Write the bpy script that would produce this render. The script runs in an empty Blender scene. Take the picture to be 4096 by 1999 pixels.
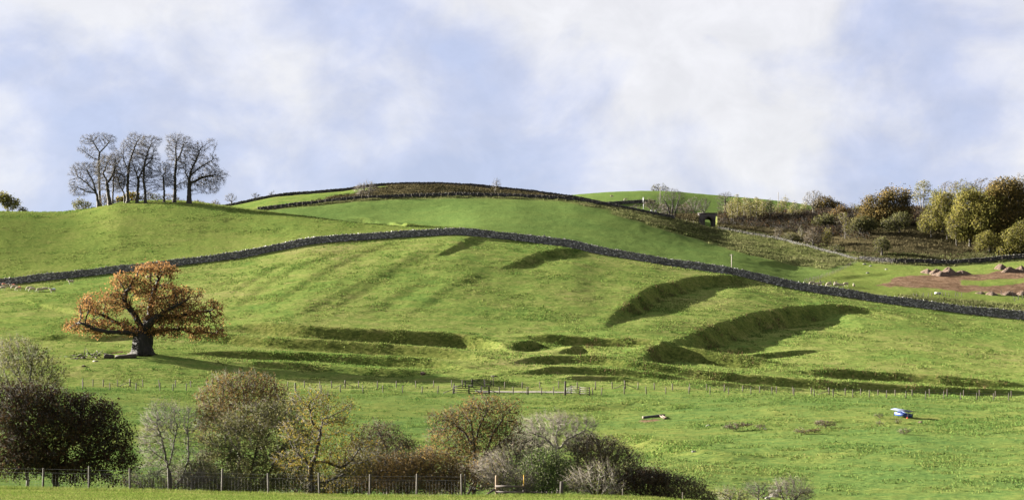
import bpy, math, random
import numpy as np
from mathutils import Vector, Matrix

# ------------------------------------------------------------------ scene, camera, sky, sun
scene = bpy.context.scene
FPX = 7643.0            # focal length in photograph pixels (photo is 4096 wide)
VH = 1750.0             # row of the eye-level horizon in the photograph
CU = 2048.0

cam_data = bpy.data.cameras.new("camera")
cam_data.sensor_width = 36.0
cam_data.lens = FPX / 4096.0 * 36.0
cam_data.shift_y = (VH - 999.5) / 4096.0
cam_data.clip_start = 1.0
cam_data.clip_end = 20000.0
cam = bpy.data.objects.new("camera", cam_data)
cam.location = (0, 0, 0)
cam.rotation_euler = (math.radians(90), 0, 0)
scene.collection.objects.link(cam)
scene.camera = cam

SUN_AZ = 22.0           # degrees the sun stands behind the picture plane, on the left
SUN_EL = 18.0
a_, e_ = math.radians(SUN_AZ), math.radians(SUN_EL)
to_sun = Vector((-math.cos(a_) * math.cos(e_), math.sin(a_) * math.cos(e_), math.sin(e_)))
sun_data = bpy.data.lights.new("sun", 'SUN')
sun_data.energy = 5.0
sun_data.angle = math.radians(0.5)
sun_data.color = (1.0, 0.93, 0.80)
sun = bpy.data.objects.new("sun", sun_data)
sun.rotation_euler = (-to_sun).to_track_quat('-Z', 'Y').to_euler()
sun.location = (-200, 200, 300)
scene.collection.objects.link(sun)

world = bpy.data.worlds.new("World")
scene.world = world
world.use_nodes = True
nt = world.node_tree
for n in list(nt.nodes):
    nt.nodes.remove(n)
def wn(t, **kw):
    n = nt.nodes.new(t)
    for k, v in kw.items():
        setattr(n, k, v)
    return n
out = wn('ShaderNodeOutputWorld')
sky = wn('ShaderNodeTexSky', sky_type='NISHITA')
sky.sun_disc = False
sky.sun_elevation = e_
sky.sun_rotation = math.atan2(to_sun.x, to_sun.y)
sky.air_density = 1.0
sky.dust_density = 0.6
sky.ozone_density = 2.0
bg_sky = wn('ShaderNodeBackground')
bg_sky.inputs[1].default_value = 0.05
nt.links.new(sky.outputs[0], bg_sky.inputs[0])
# clouds: soft noise over the direction of view, all round the sky
geo = wn('ShaderNodeTexCoord')
mp = wn('ShaderNodeMapping')
mp.inputs['Scale'].default_value = (1.0, 1.0, 1.35)
mp.inputs['Location'].default_value = (0.62, 0.0, 0.215)
nt.links.new(geo.outputs['Generated'], mp.inputs[0])
def wnoise(scale, detail, rough, dist, vec):
    n_ = wn('ShaderNodeTexNoise')
    n_.inputs['Scale'].default_value = scale; n_.inputs['Detail'].default_value = detail
    n_.inputs['Roughness'].default_value = rough; n_.inputs['Distortion'].default_value = dist
    nt.links.new(vec, n_.inputs['Vector']); return n_.outputs[0]
def wmath(op, a, b):
    n_ = wn('ShaderNodeMath', operation=op)
    for k, v in enumerate((a, b)):
        if isinstance(v, (int, float)): n_.inputs[k].default_value = v
        else: nt.links.new(v, n_.inputs[k])
    return n_.outputs[0]
big = wnoise(4.6, 3.0, 0.5, 0.2, mp.outputs[0])
mid = wnoise(11.0, 9.0, 0.55, 0.25, mp.outputs[0])
sep = wn('ShaderNodeSeparateXYZ')
nt.links.new(geo.outputs['Generated'], sep.inputs[0])
hgt = wn('ShaderNodeMapRange')      # cloud cover thickens with height above the horizon
hgt.inputs[1].default_value = 0.08; hgt.inputs[2].default_value = 0.24
hgt.inputs[3].default_value = -0.075; hgt.inputs[4].default_value = 0.10
nt.links.new(sep.outputs[2], hgt.inputs[0])
cov = wmath('ADD', wmath('ADD', wmath('MULTIPLY', big, 0.52), wmath('MULTIPLY', mid, 0.48)), hgt.outputs[0])
ramp = wn('ShaderNodeValToRGB')
el = ramp.color_ramp.elements
el[0].position = 0.425; el[0].color = (0.555, 0.61, 0.835, 1)
el[1].position = 0.565; el[1].color = (0.93, 0.905, 0.925, 1)
e2 = el.new(0.475); e2.color = (0.64, 0.672, 0.86, 1)
e3 = el.new(0.51); e3.color = (0.765, 0.772, 0.89, 1)
nt.links.new(cov, ramp.inputs[0])
wisp = wnoise(30.0, 6.0, 0.6, 0.4, mp.outputs[0])
wr = wn('ShaderNodeMapRange'); wr.inputs[1].default_value = 0.35; wr.inputs[2].default_value = 0.65; wr.inputs[3].default_value = 0.93; wr.inputs[4].default_value = 1.05
nt.links.new(wisp, wr.inputs[0])
wm = wn('ShaderNodeMix', data_type='RGBA', blend_type='MULTIPLY'); wm.inputs[0].default_value = 1.0
wc = wn('ShaderNodeCombineColor')
for k in range(3): nt.links.new(wr.outputs[0], wc.inputs[k])
nt.links.new(ramp.outputs[0], wm.inputs[6]); nt.links.new(wc.outputs[0], wm.inputs[7])
bg_cl = wn('ShaderNodeBackground')
bg_cl.inputs[1].default_value = 0.0775
nt.links.new(wm.outputs[2], bg_cl.inputs[0])
mixw = wn('ShaderNodeMixShader')
mixw.inputs[0].default_value = 0.955      # cloud veil over the clear sky
nt.links.new(bg_sky.outputs[0], mixw.inputs[1])
nt.links.new(bg_cl.outputs[0], mixw.inputs[2])
nt.links.new(mixw.outputs[0], out.inputs[0])

vs = scene.view_settings
vs.view_transform = 'Standard'
vs.look = 'None'
vs.exposure = 3.55
vs.gamma = 1.0
vs.use_curve_mapping = False
scene.render.engine = 'CYCLES'
scene.cycles.max_bounces = 5
scene.cycles.diffuse_bounces = 3
scene.cycles.transmission_bounces = 3
scene.cycles.use_denoising = True
scene.cycles.caustics_reflective = False
scene.cycles.caustics_refractive = False

COL = scene.collection
rng = np.random.default_rng(7)

# ------------------------------------------------------------------ helpers
def tag(o, label=None, cat=None, group=None, kind=None):
    if label: o["label"] = label
    if cat: o["category"] = cat
    if group: o["group"] = group
    if kind: o["kind"] = kind
    return o

def empty(name, loc, label=None, cat=None, group=None, rz=0.0):
    o = bpy.data.objects.new(name, None)
    o.empty_display_size = 0.3
    o.location = loc
    o.rotation_euler = (0, 0, rz)
    COL.objects.link(o)
    return tag(o, label, cat, group)

def make_mesh(name, V, faces, smooth=False):
    """V (n,3); faces: list of int arrays each (m,k)"""
    V = np.asarray(V, dtype=np.float32).reshape(-1, 3)
    me = bpy.data.meshes.new(name)
    faces = [np.asarray(f, dtype=np.int32) for f in faces if len(f)]
    me.vertices.add(len(V))
    me.vertices.foreach_set("co", V.ravel())
    nl = sum(f.size for f in faces)
    npoly = sum(len(f) for f in faces)
    me.loops.add(nl)
    me.loops.foreach_set("vertex_index", np.concatenate([f.ravel() for f in faces]))
    me.polygons.add(npoly)
    tot = np.concatenate([np.full(len(f), f.shape[1], dtype=np.int32) for f in faces])
    start = np.concatenate([[0], np.cumsum(tot)[:-1]]).astype(np.int32)
    me.polygons.foreach_set("loop_start", start)
    if smooth:
        me.polygons.foreach_set("use_smooth", np.ones(npoly, dtype=bool))
    me.update(calc_edges=True)
    me.validate()
    return me

def obj(name, me, mat=None, parent=None, loc=(0, 0, 0), rot=(0, 0, 0), scale=None):
    if mat is not None and len(me.materials) == 0:
        me.materials.append(mat)
    o = bpy.data.objects.new(name, me)
    o.location = loc
    o.rotation_euler = rot
    if scale is not None: o.scale = scale
    COL.objects.link(o)
    if parent is not None: o.parent = parent
    return o

class MB:
    """collects boxes, bars and tubes into one mesh"""
    def __init__(s): s.V = []; s.F3 = []; s.F4 = []; s.n = 0
    def add(s, V, F3=(), F4=()):
        V = np.asarray(V, float).reshape(-1, 3)
        if len(F3): s.F3.append(np.asarray(F3, int) + s.n)
        if len(F4): s.F4.append(np.asarray(F4, int) + s.n)
        s.V.append(V); s.n += len(V)
    def box(s, c, size, rz=0.0, jit=0.0, taper=1.0):
        sx, sy, sz = [q / 2 for q in size]
        v = np.array([[x * sx * (taper if z > 0 else 1), y * sy * (taper if z > 0 else 1), z * sz] for z in (-1, 1) for y in (-1, 1) for x in (-1, 1)], float)
        if jit: v += rng.uniform(-jit, jit, v.shape)
        c_, s_ = math.cos(rz), math.sin(rz)
        v = np.stack([v[:, 0] * c_ - v[:, 1] * s_, v[:, 0] * s_ + v[:, 1] * c_, v[:, 2]], 1) + np.asarray(c, float)
        s.add(v, F4=BOXF)
    def bar(s, p, q, w, h, up=(0, 0, 1)):
        p = np.asarray(p, float); q = np.asarray(q, float)
        d = q - p; d /= np.linalg.norm(d)
        up = np.asarray(up, float)
        if abs(np.dot(up, d)) > 0.95: up = np.array([0, 1.0, 0])
        a = np.cross(d, up); a /= np.linalg.norm(a)
        b = np.cross(a, d)
        v = []
        for z in (-1, 1):
            for y in (-1, 1):
                for e in (p, q):
                    v.append(e + a * y * w / 2 + b * z * h / 2)
        s.add(np.array(v), F4=BOXF)
    def tube(s, pts, rad, n=6, cap=True):
        pts = np.asarray(pts, float)
        k = len(pts)
        rad = np.broadcast_to(np.asarray(rad, float), (k,))
        ring = tube_rings(pts, rad, n)
        F = []
        idx = np.arange(k * n).reshape(k, n)
        a = idx[:-1]; b = idx[1:]
        F = np.stack([a, np.roll(a, -1, 1), np.roll(b, -1, 1), b], -1).reshape(-1, 4)
        V = ring.reshape(-1, 3)
        F3 = []
        if cap:
            V = np.vstack([V, pts[0], pts[-1]])
            c0, c1 = k * n, k * n + 1
            for j in range(n):
                F3.append((c0, idx[0, (j + 1) % n], idx[0, j])); F3.append((c1, idx[-1, j], idx[-1, (j + 1) % n]))
        s.add(V, F3=F3, F4=F)
    def mesh(s, name, smooth=False):
        f = []
        if s.F3: f.append(np.vstack(s.F3))
        if s.F4: f.append(np.vstack(s.F4))
        return make_mesh(name, np.vstack(s.V), f, smooth)
    def build(s, name, mat, parent=None, loc=(0, 0, 0), smooth=False, **kw):
        return obj(name, s.mesh(name, smooth), mat, parent, loc, **kw)
BOXF = np.array([[0, 2, 3, 1], [4, 5, 7, 6], [0, 1, 5, 4], [2, 6, 7, 3], [0, 4, 6, 2], [1, 3, 7, 5]])

def tube_rings(pts, rad, n):
    k = len(pts)
    t = np.gradient(pts, axis=0) if k > 2 else np.repeat((pts[-1] - pts[0])[None], k, 0)
    t /= np.linalg.norm(t, axis=1, keepdims=True) + 1e-9
    ref = np.array([0.31, 0.95, 0.05]); ref /= np.linalg.norm(ref)
    ref = np.where(np.abs(t @ ref)[:, None] > 0.93, np.array([1.0, 0, 0.1]), ref)
    a = np.cross(t, ref); a /= np.linalg.norm(a, axis=1, keepdims=True) + 1e-9
    b = np.cross(t, a)
    ang = np.arange(n) * 2 * math.pi / n
    return pts[:, None] + rad[:, None, None] * (a[:, None] * np.cos(ang)[None, :, None] + b[:, None] * np.sin(ang)[None, :, None])

# ------------------------------------------------------------------ materials
def new_mat(name):
    m = bpy.data.materials.new(name)
    m.use_nodes = True
    m.node_tree.nodes.clear()
    return m, m.node_tree
class NT:
    def __init__(s, tree): s.t = tree
    def n(s, typ, ins=None, **kw):
        nd = s.t.nodes.new(typ)
        for k, v in kw.items(): setattr(nd, k, v)
        for k, v in (ins or {}).items():
            if isinstance(v, bpy.types.NodeSocket): s.t.links.new(v, nd.inputs[k])
            else: nd.inputs[k].default_value = v
        return nd
    def noise(s, vec, scale, detail=4, rough=0.55, dist=0.0):
        return s.n('ShaderNodeTexNoise', {'Vector': vec, 'Scale': scale, 'Detail': detail, 'Roughness': rough, 'Distortion': dist}).outputs[0]
    def ramp(s, fac, stops):
        nd = s.n('ShaderNodeValToRGB', {0: fac})
        el = nd.color_ramp.elements
        while len(el) < len(stops): el.new(0.5)
        for e, (p, c) in zip(el, stops):
            e.position = p; e.color = (*c, 1) if len(c) == 3 else c
        return nd.outputs[0]
    def mix(s, fac, a, b, typ='MIX'):
        nd = s.n('ShaderNodeMix', data_type='RGBA', blend_type=typ)
        for sock, v in ((nd.inputs[0], fac), (nd.inputs[6], a), (nd.inputs[7], b)):
            if isinstance(v, bpy.types.NodeSocket): s.t.links.new(v, sock)
            elif isinstance(v, (int, float)): sock.default_value = v
            else: sock.default_value = (*v, 1) if len(v) == 3 else v
        return nd.outputs[2]
    def math(s, op, a, b=0.0):
        nd = s.n('ShaderNodeMath', {0: a, 1: b}, operation=op)
        return nd.outputs[0]

def simple_mat(name, c1, c2, scale=3.0, rough=0.85, bump=0.3, bdist=0.02, metallic=0.0, stretch=(1, 1, 1), rnd=0.0, spec=0.3):
    m, t = new_mat(name); g = NT(t)
    tc = g.n('ShaderNodeTexCoord')
    mpn = g.n('ShaderNodeMapping', {0: tc.outputs['Object'], 'Scale': stretch})
    f = g.noise(mpn.outputs[0], scale, 6, 0.6)
    col = g.ramp(f, [(0.3, c1), (0.7, c2)])
    if rnd:
        oi = g.n('ShaderNodeNewGeometry').outputs['Random Per Island']
        v = g.n('ShaderNodeMapRange', {0: oi, 3: 1 - rnd, 4: 1 + rnd}).outputs[0]
        col = g.mix(1.0, col, g.n('ShaderNodeCombineColor', {0: v, 1: v, 2: v}).outputs[0], 'MULTIPLY')
    b = g.n('ShaderNodeBump', {'Strength': bump, 'Distance': bdist, 'Height': g.noise(mpn.outputs[0], scale * 4, 4)})
    p = g.n('ShaderNodeBsdfPrincipled', {'Base Color': col, 'Roughness': rough, 'Metallic': metallic, 'Normal': b.outputs[0], 'Specular IOR Level': spec})
    o = g.n('ShaderNodeOutputMaterial', {0: p.outputs[0]})
    return m

def leaf_mat(name, stops, trans=0.35, big=0.35, bigcol=None):
    """stops: colour ramp over a random value per leaf"""
    m, t = new_mat(name); g = NT(t)
    rnd = g.n('ShaderNodeNewGeometry').outputs['Random Per Island']
    tc = g.n('ShaderNodeTexCoord').outputs['Object']
    nz = g.noise(tc, big, 3)
    f = g.math('ADD', g.math('MULTIPLY', rnd, 0.6), g.math('MULTIPLY', g.math('SUBTRACT', nz, 0.3), 1.0))
    col = g.ramp(f, stops)
    d = g.n('ShaderNodeBsdfDiffuse', {0: col})
    tr = g.n('ShaderNodeBsdfTranslucent', {0: col})
    mx = g.n('ShaderNodeMixShader', {0: trans, 1: d.outputs[0], 2: tr.outputs[0]})
    g.n('ShaderNodeOutputMaterial', {0: mx.outputs[0]})
    return m
# ------------------------------------------------------------------ terrain
# The land is a height field laid out along lines of sight: lines 0..20 run across the valley from the camera to the far hills;
# each is given by (column u, row v it shows at in the photograph, distance Y) and the land between them is a smooth profile.
def zline(pts):           # (u, z, Y)
    a = np.array(pts, float); return a[:, 0], a[:, 1], a[:, 2]
def vline(pts):           # (u, v, Y)
    a = np.array(pts, float); return a[:, 0], (VH - a[:, 1]) / FPX * a[:, 2], a[:, 2]
LINES = [
    zline([(0, -1.75, 4)]),
    zline([(0, -2.35, 55), (2000, -2.7, 55), (4096, -3.3, 55)]),
    vline([(0, 1952, 104), (500, 1965, 104), (1000, 1977, 104), (1300, 1986, 104), (1800, 1990, 104), (2250, 1987, 104), (2600, 1996, 104), (3000, 2026, 104), (3500, 2060, 104), (4096, 2100, 104)]),
    vline([(0, 2030, 113), (1300, 2050, 113), (2600, 2070, 113), (3000, 2090, 113), (4096, 2130, 113)]),
    zline([(0, -8.5, 138), (2000, -9.0, 138), (2600, -9.5, 138), (3000, -8.5, 138), (4096, -7.5, 138)]),
    vline([(0, 1975, 170), (1000, 1955, 170), (2000, 1965, 170), (2500, 1985, 170), (2800, 1975, 170), (3200, 1985, 170), (4096, 1975, 170)]),
    vline([(0, 1755, 222), (1500, 1768, 222), (2500, 1775, 222), (3000, 1765, 222), (3600, 1745, 222), (4096, 1745, 222)]),
    vline([(0, 1548, 298), (420, 1561, 298), (1000, 1567, 298), (1900, 1572, 298), (2300, 1579, 298), (2800, 1575, 298), (3100, 1578, 298), (3500, 1591, 298), (3800, 1600, 298), (4096, 1602, 298)]),
    vline([(0, 1533, 309), (420, 1545, 309), (1000, 1553, 309), (1300, 1556, 309), (1900, 1547, 309), (2400, 1554, 309), (2800, 1560, 309), (3100, 1570, 309), (3500, 1585, 309), (4096, 1594, 309)]),
    vline([(0, 1450, 335), (600, 1430, 335), (1200, 1470, 333), (2000, 1455, 333), (2600, 1455, 333), (3000, 1490, 330), (3500, 1515, 330), (4096, 1535, 330)]),
    vline([(0, 1370, 365), (600, 1350, 365), (1200, 1335, 362), (2000, 1350, 362), (2600, 1365, 360), (3000, 1390, 366), (3500, 1412, 372), (4096, 1440, 374)]),
    vline([(-300, 1180, 452), (0, 1143, 455), (540, 1084, 460), (954, 1034, 465), (1272, 972, 472), (1590, 951, 477), (1829, 938, 480), (2067, 962, 480), (2305, 993, 476), (2385, 1014, 474), (2703, 1069, 468), (2941, 1101, 464), (3180, 1160, 460), (3498, 1206, 456), (3816, 1250, 453), (4096, 1280, 450), (4400, 1310, 447)]),
    vline([(-300, 850, 545), (0, 846, 548), (250, 847, 552), (360, 838, 556), (450, 820, 560), (560, 811, 562), (680, 810, 562), (790, 818, 562), (900, 832, 558), (1000, 843, 550), (1200, 862, 532), (1450, 893, 517), (1620, 905, 511), (1800, 913, 506), (1900, 915, 507), (2067, 932, 506), (2385, 982, 500), (2703, 1038, 496), (2941, 1072, 492), (3180, 1127, 488), (3498, 1172, 485), (3816, 1207, 482), (4096, 1236, 478), (4400, 1260, 475)]),
    vline([(-300, 880, 575), (0, 878, 575), (500, 860, 588), (900, 872, 585), (1000, 880, 578), (1200, 893, 566), (1450, 908, 556), (1620, 910, 552), (1800, 902, 545), (1900, 893, 540), (2067, 902, 538), (2385, 945, 532), (2703, 1000, 526), (2941, 1040, 522), (3180, 1100, 518), (3498, 1130, 516), (3816, 1150, 515), (4096, 1168, 515)]),
    vline([(-300, 900, 610), (0, 895, 610), (700, 870, 610), (900, 862, 610), (1034, 846, 610), (1192, 825, 614), (1431, 801, 620), (1590, 791, 624), (1829, 785, 628), (2067, 790, 632), (2305, 806, 636), (2465, 832, 640), (2703, 880, 648), (2862, 916, 650), (3100, 959, 630), (3339, 1018, 595), (3435, 1042, 578), (3577, 1053, 572), (3816, 1058, 574), (4096, 1036, 580), (4400, 1015, 585)]),
    vline([(-300, 905, 660), (0, 900, 660), (700, 872, 660), (890, 833, 660), (1097, 789, 660), (1367, 767, 660), (1526, 745, 660), (1750, 742, 660), (1972, 755, 660), (2147, 775, 660), (2305, 799, 660), (2450, 828, 664), (2560, 850, 672), (2650, 859, 682), (2800, 860, 682), (3000, 858, 682), (3300, 847, 682), (3640, 838, 682), (4096, 836, 682)]),
    vline([(-300, 915, 672), (0, 905, 672), (700, 880, 672), (890, 842, 672), (1097, 797, 672), (1367, 775, 672), (1526, 754, 672), (1750, 752, 672), (1972, 764, 672), (2147, 782, 672), (2305, 805, 672), (2450, 830, 676), (2560, 852, 684), (2650, 861, 694), (2800, 862, 694), (3000, 860, 694), (3300, 849, 694), (3640, 840, 694), (4096, 838, 694)]),
    vline([(-300, 945, 712), (0, 935, 712), (700, 920, 712), (1097, 850, 712), (1526, 820, 712), (1972, 820, 712), (2305, 826, 712), (2450, 838, 712), (2650, 866, 716), (2800, 886, 716), (3000, 890, 716), (3300, 900, 716), (4096, 900, 716)]),
    vline([(-300, 960, 900), (0, 950, 900), (1000, 900, 900), (1900, 840, 900), (2200, 812, 900), (2354, 796, 900), (2480, 787, 900), (2640, 782, 900), (2783, 787, 900), (2942, 801, 900), (3100, 815, 900), (3260, 836, 900), (3500, 870, 900), (4096, 900, 900)]),
    zline([(0, 70, 1500)]),
    zline([(0, 20, 7000)]),
]
ROWS = [3, 24, 12, 10, 14, 34, 46, 14, 60, 58, 150, 42, 14, 34, 34, 6, 10, 18, 4, 3]
BRU0, BRU1 = 2796.0, 2864.0         # the cutting under the railway bridge

ucols = np.concatenate([np.arange(-3600, -200, 85), np.arange(-200, 4300, 8.0), np.arange(4300, 7700, 85)])
NU = len(ucols)
def smooth_u(x, w=9):
    k = np.hanning(2 * w + 1); k /= k.sum()
    core = (ucols >= -200) & (ucols < 4300)
    y = x.copy()
    xc = x[core]
    y[core] = np.convolve(np.pad(xc, w, mode='edge'), k, 'valid')
    return y
KZ, KY = [], []
for i, (uu, zz, yy) in enumerate(LINES):
    w = 12 if i not in (14, 15, 16) else 4
    KZ.append(smooth_u(np.interp(ucols, uu, zz), w)); KY.append(smooth_u(np.interp(ucols, uu, yy), w))
KZ = np.array(KZ); KY = np.array(KY)           # (lines, NU)
# monotone cubic slopes
h = np.diff(KY, axis=0); dl = np.diff(KZ, axis=0) / h
m = np.zeros_like(KZ)
m[0] = dl[0]; m[-1] = dl[-1]
w1 = 2 * h[1:] + h[:-1]; w2 = h[1:] + 2 * h[:-1]
with np.errstate(divide='ignore', invalid='ignore'):
    hm = (w1 + w2) / (w1 / dl[:-1] + w2 / dl[1:])
m[1:-1] = np.where(dl[:-1] * dl[1:] > 0, hm, 0)
Yg, Zg, Tg = [], [], []
for i, r in enumerate(ROWS):
    for j in range(r):
        s = j / r
        Yg.append(KY[i] + s * h[i])
        Zg.append((2*s**3-3*s**2+1) * KZ[i] + (s**3-2*s**2+s) * h[i] * m[i] + (-2*s**3+3*s**2) * KZ[i+1] + (s**3-s**2) * h[i] * m[i+1])
        Tg.append(i + s)
Yg.append(KY[-1]); Zg.append(KZ[-1]); Tg.append(len(ROWS))
Yg = np.array(Yg); Zg = np.array(Zg); Tg = np.array(Tg)
NR = len(Yg)
Ug = np.broadcast_to(ucols, Yg.shape)
# passage under the railway bridge cut through the embankment
cutw = np.where((Ug > BRU0) & (Ug < BRU1), 1.0, 0.0) * np.clip((Yg - KY[14]) / 7, 0, 1) ** 0.6 * np.clip((712 - Yg) / 9, 0, 1)
Zg = np.minimum(Zg, Zg * (1 - cutw) + (71.0 + 0.01 * (Yg - 650)) * cutw)
Xg = (Ug - CU) / FPX * Yg
def row_of(t): return int(np.argmin(np.abs(Tg - t)))

def vnoise(x, y, seed):
    r = np.random.default_rng(seed); tab = r.random((256, 256))
    xi = np.floor(x).astype(int); yi = np.floor(y).astype(int)
    fx = x - xi; fy = y - yi
    fx = fx * fx * (3 - 2 * fx); fy = fy * fy * (3 - 2 * fy)
    a = tab[xi % 256, yi % 256]; b = tab[(xi + 1) % 256, yi % 256]
    c = tab[xi % 256, (yi + 1) % 256]; d = tab[(xi + 1) % 256, (yi + 1) % 256]
    return (a * (1 - fx) + b * fx) * (1 - fy) + (c * (1 - fx) + d * fx) * fy - 0.5

def column(u):
    f = np.interp(u, ucols, np.arange(NU)); i = int(min(f, NU - 2)); t = f - i
    return Yg[:, i] * (1 - t) + Yg[:, i + 1] * t, Zg[:, i] * (1 - t) + Zg[:, i + 1] * t
def hit(u, v, ymin=78.0):
    """first point of the land seen at photograph pixel (u, v), farther than ymin"""
    Y, Z = column(u)
    vr = VH - Z / Y * FPX
    k = np.nonzero((Y >= ymin) & (vr <= v))[0]
    if len(k) == 0:
        k = [int(np.argmin(np.where(Y >= ymin, vr, 9e9)))]
    k = int(k[0])
    if k > 0 and vr[k - 1] > v:
        s = (vr[k - 1] - v) / (vr[k - 1] - vr[k] + 1e-9)
        y = Y[k - 1] + s * (Y[k] - Y[k - 1]); z = Z[k - 1] + s * (Z[k] - Z[k - 1])
    else:
        y, z = Y[k], Z[k]
    return np.array([(u - CU) / FPX * y, y, z])
def ground(x, y):
    Y, Z = column(x / y * FPX + CU)
    return float(np.interp(y, Y, Z))
def P3(u, v, Y):
    return np.array([(u - CU) / FPX * Y, Y, (VH - v) / FPX * Y])
def line_pt(i, u, dy=0.0):
    y = float(np.interp(u, ucols, KY[i])) + dy
    x = (u - CU) / FPX * y
    return np.array([x, y, ground(x, y)])

# --- old field terraces and banks: each is an edge line (in 2576-px picture coordinates, left to right) with the drop on its near side
K = 4096 / 2576
SCARPS = [  # (points, height m, face width m, run-in length above, run-out below, ymin)
    ([(1075, 652), (1115, 632), (1150, 613), (1190, 598), (1215, 591)], 0.65, 2.4, 7, 9, 300),
    ([(1240, 680), (1290, 660), (1340, 640), (1390, 626), (1470, 622), (1500, 634)], 1.25, 3.0, 9, 16, 300),
    ([(1500, 835), (1518, 816), (1542, 783), (1592, 744), (1658, 716), (1740, 699), (1822, 693), (1900, 699), (1970, 719), (2010, 740)], 2.3, 3.0, 16, 15, 300),
    ([(1640, 892), (1680, 866), (1740, 838), (1800, 812), (1870, 788), (1950, 772), (2040, 765), (2120, 768), (2200, 780), (2260, 796), (2330, 815)], 2.9, 3.9, 16, 15, 300),
    ([(1700, 880), (1790, 866), (1860, 856), (1930, 850)], 1.3, 3, 5, 6, 300),
    ([(1780, 893), (1900, 880), (2020, 872), (2080, 872)], 1.2, 3, 5, 6, 300),
    ([(560, 790), (680, 700), (780, 650), (900, 615)], 0.25, 4, 6, 8, 300),
    ([(640, 790), (760, 710), (880, 640), (1010, 600)], 0.32, 4, 6, 8, 300),
    ([(800, 790), (940, 700), (1060, 640), (1120, 600)], 0.3, 4, 6, 8, 300),
    ([(1000, 800), (1120, 720), (1230, 660)], 0.2, 4, 6, 8, 300),
    ([(560, 750), (660, 680), (760, 640)], 0.2, 4, 6, 8, 300),
    ([(700, 815), (860, 730), (1000, 660), (1090, 610)], 0.32, 4, 6, 8, 300),
    ([(880, 800), (1000, 730), (1100, 680)], 0.25, 5, 9, 9, 300),
    ([(500, 832), (560, 826), (660, 823), (760, 831), (900, 840), (1040, 848), (1160, 851), (1240, 866), (1300, 895)], 2.6, 4.2, 5, 7, 300),
    ([(380, 848), (480, 840), (570, 846), (700, 855), (820, 863), (960, 873), (1100, 885), (1200, 897), (1270, 916)], 2.2, 3.5, 5, 6, 300),
    ([(440, 888), (560, 886), (700, 893), (850, 899), (1000, 906), (1120, 916), (1220, 935)], 1.8, 3.0, 4, 5, 300),
    ([(560, 906), (700, 914), (860, 925), (1000, 934), (1120, 943)], 1.4, 2.5, 4, 5, 300),
    ([(1285, 884), (1300, 866), (1330, 858), (1380, 861), (1400, 872)], 2.2, 3.0, 4, 3, 300),
    ([(1405, 893), (1422, 880), (1460, 875), (1495, 880), (1512, 892)], 1.6, 1.0, 3, 3, 300),
    ([(1290, 852), (1350, 856), (1400, 858), (1480, 861), (1560, 864), (1640, 872), (1700, 884)], 2.3, 4.0, 5, 5, 300),
    ([(1610, 915), (1620, 884), (1650, 872), (1700, 880), (1780, 893), (1880, 908), (2000, 925)], 3.0, 4.0, 6, 6, 300),
    ([(1270, 914), (1330, 907), (1400, 904), (1480, 906), (1560, 914), (1640, 924), (1720, 934), (1800, 944)], 1.8, 2.6, 4, 4, 300),
    ([(1290, 938), (1350, 931), (1420, 927), (1520, 930), (1600, 935), (1680, 944), (1760, 952)], 1.5, 2.2, 3, 4, 300),
    ([(1400, 950), (1480, 942), (1560, 943), (1640, 950), (1680, 958)], 1.0, 2.2, 3, 4, 300),
    ([(1680, 936), (1720, 932), (1780, 944), (1880, 952), (2000, 962), (2100, 972), (2200, 980)], 1.8, 2.4, 4, 4, 300),
    ([(1740, 955), (1850, 962), (1960, 972), (2060, 980)], 1.0, 2.2, 3, 4, 300),
    ([(1960, 928), (2060, 936), (2160, 941), (2280, 948), (2400, 958), (2500, 966), (2640, 975)], 2.0, 2.6, 5, 5, 300),
    ([(2080, 968), (2200, 973), (2320, 979), (2450, 984), (2640, 990)], 1.7, 2.2, 4, 4, 300),
    ([(40, 750), (120, 768), (200, 785), (260, 800)], 0.9, 4, 7, 7, 300),
    ([(70, 852), (140, 848), (230, 852), (330, 846), (420, 840)], 1.4, 3.0, 5, 5, 300),
    ([(0, 800), (120, 812), (240, 822)], 0.7, 4, 6, 6, 300),
    ([(893, 552), (915, 551), (935, 557)], 1.6, 3, 5, 5, 470),
    ([(945, 562), (985, 559), (1010, 562), (1030, 570)], 2.4, 4, 6, 6, 470),
    ([(1560, 1090), (1700, 1128), (1850, 1150), (2000, 1140)], 0.8, 5, 9, 9, 140),
    ([(1400, 1030), (1600, 1015), (1800, 1030)], 0.5, 5, 8, 8, 140),
    ([(1900, 660), (2000, 655), (2060, 660), (2100, 672)], 0.9, 6, 9, 9, 470),
    ([(2080, 700), (2150, 690), (2250, 685)], 0.3, 5, 7, 7, 465),
]
def smoothstep(x): x = np.clip(x, 0, 1); return x * x * (3 - 2 * x)
paths = []
for pts, hh, ww, l1, l2, ym in SCARPS:
    us = np.array([p[0] * K for p in pts]); vs_ = np.array([p[1] * K for p in pts])
    # densify in the picture, drop onto the smooth land
    d = np.concatenate([[0], np.cumsum(np.hypot(np.diff(us), np.diff(vs_)))])
    n = max(8, int(d[-1] / 25))
    q = np.linspace(0, d[-1], n)
    q3 = [hit(uu, vv, ym)[:2] for uu, vv in zip(np.interp(q, d, us), np.interp(q, d, vs_))]
    paths.append(np.array(q3))
SCARPMASK = np.zeros_like(Zg)
delta = np.zeros_like(Zg)
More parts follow.
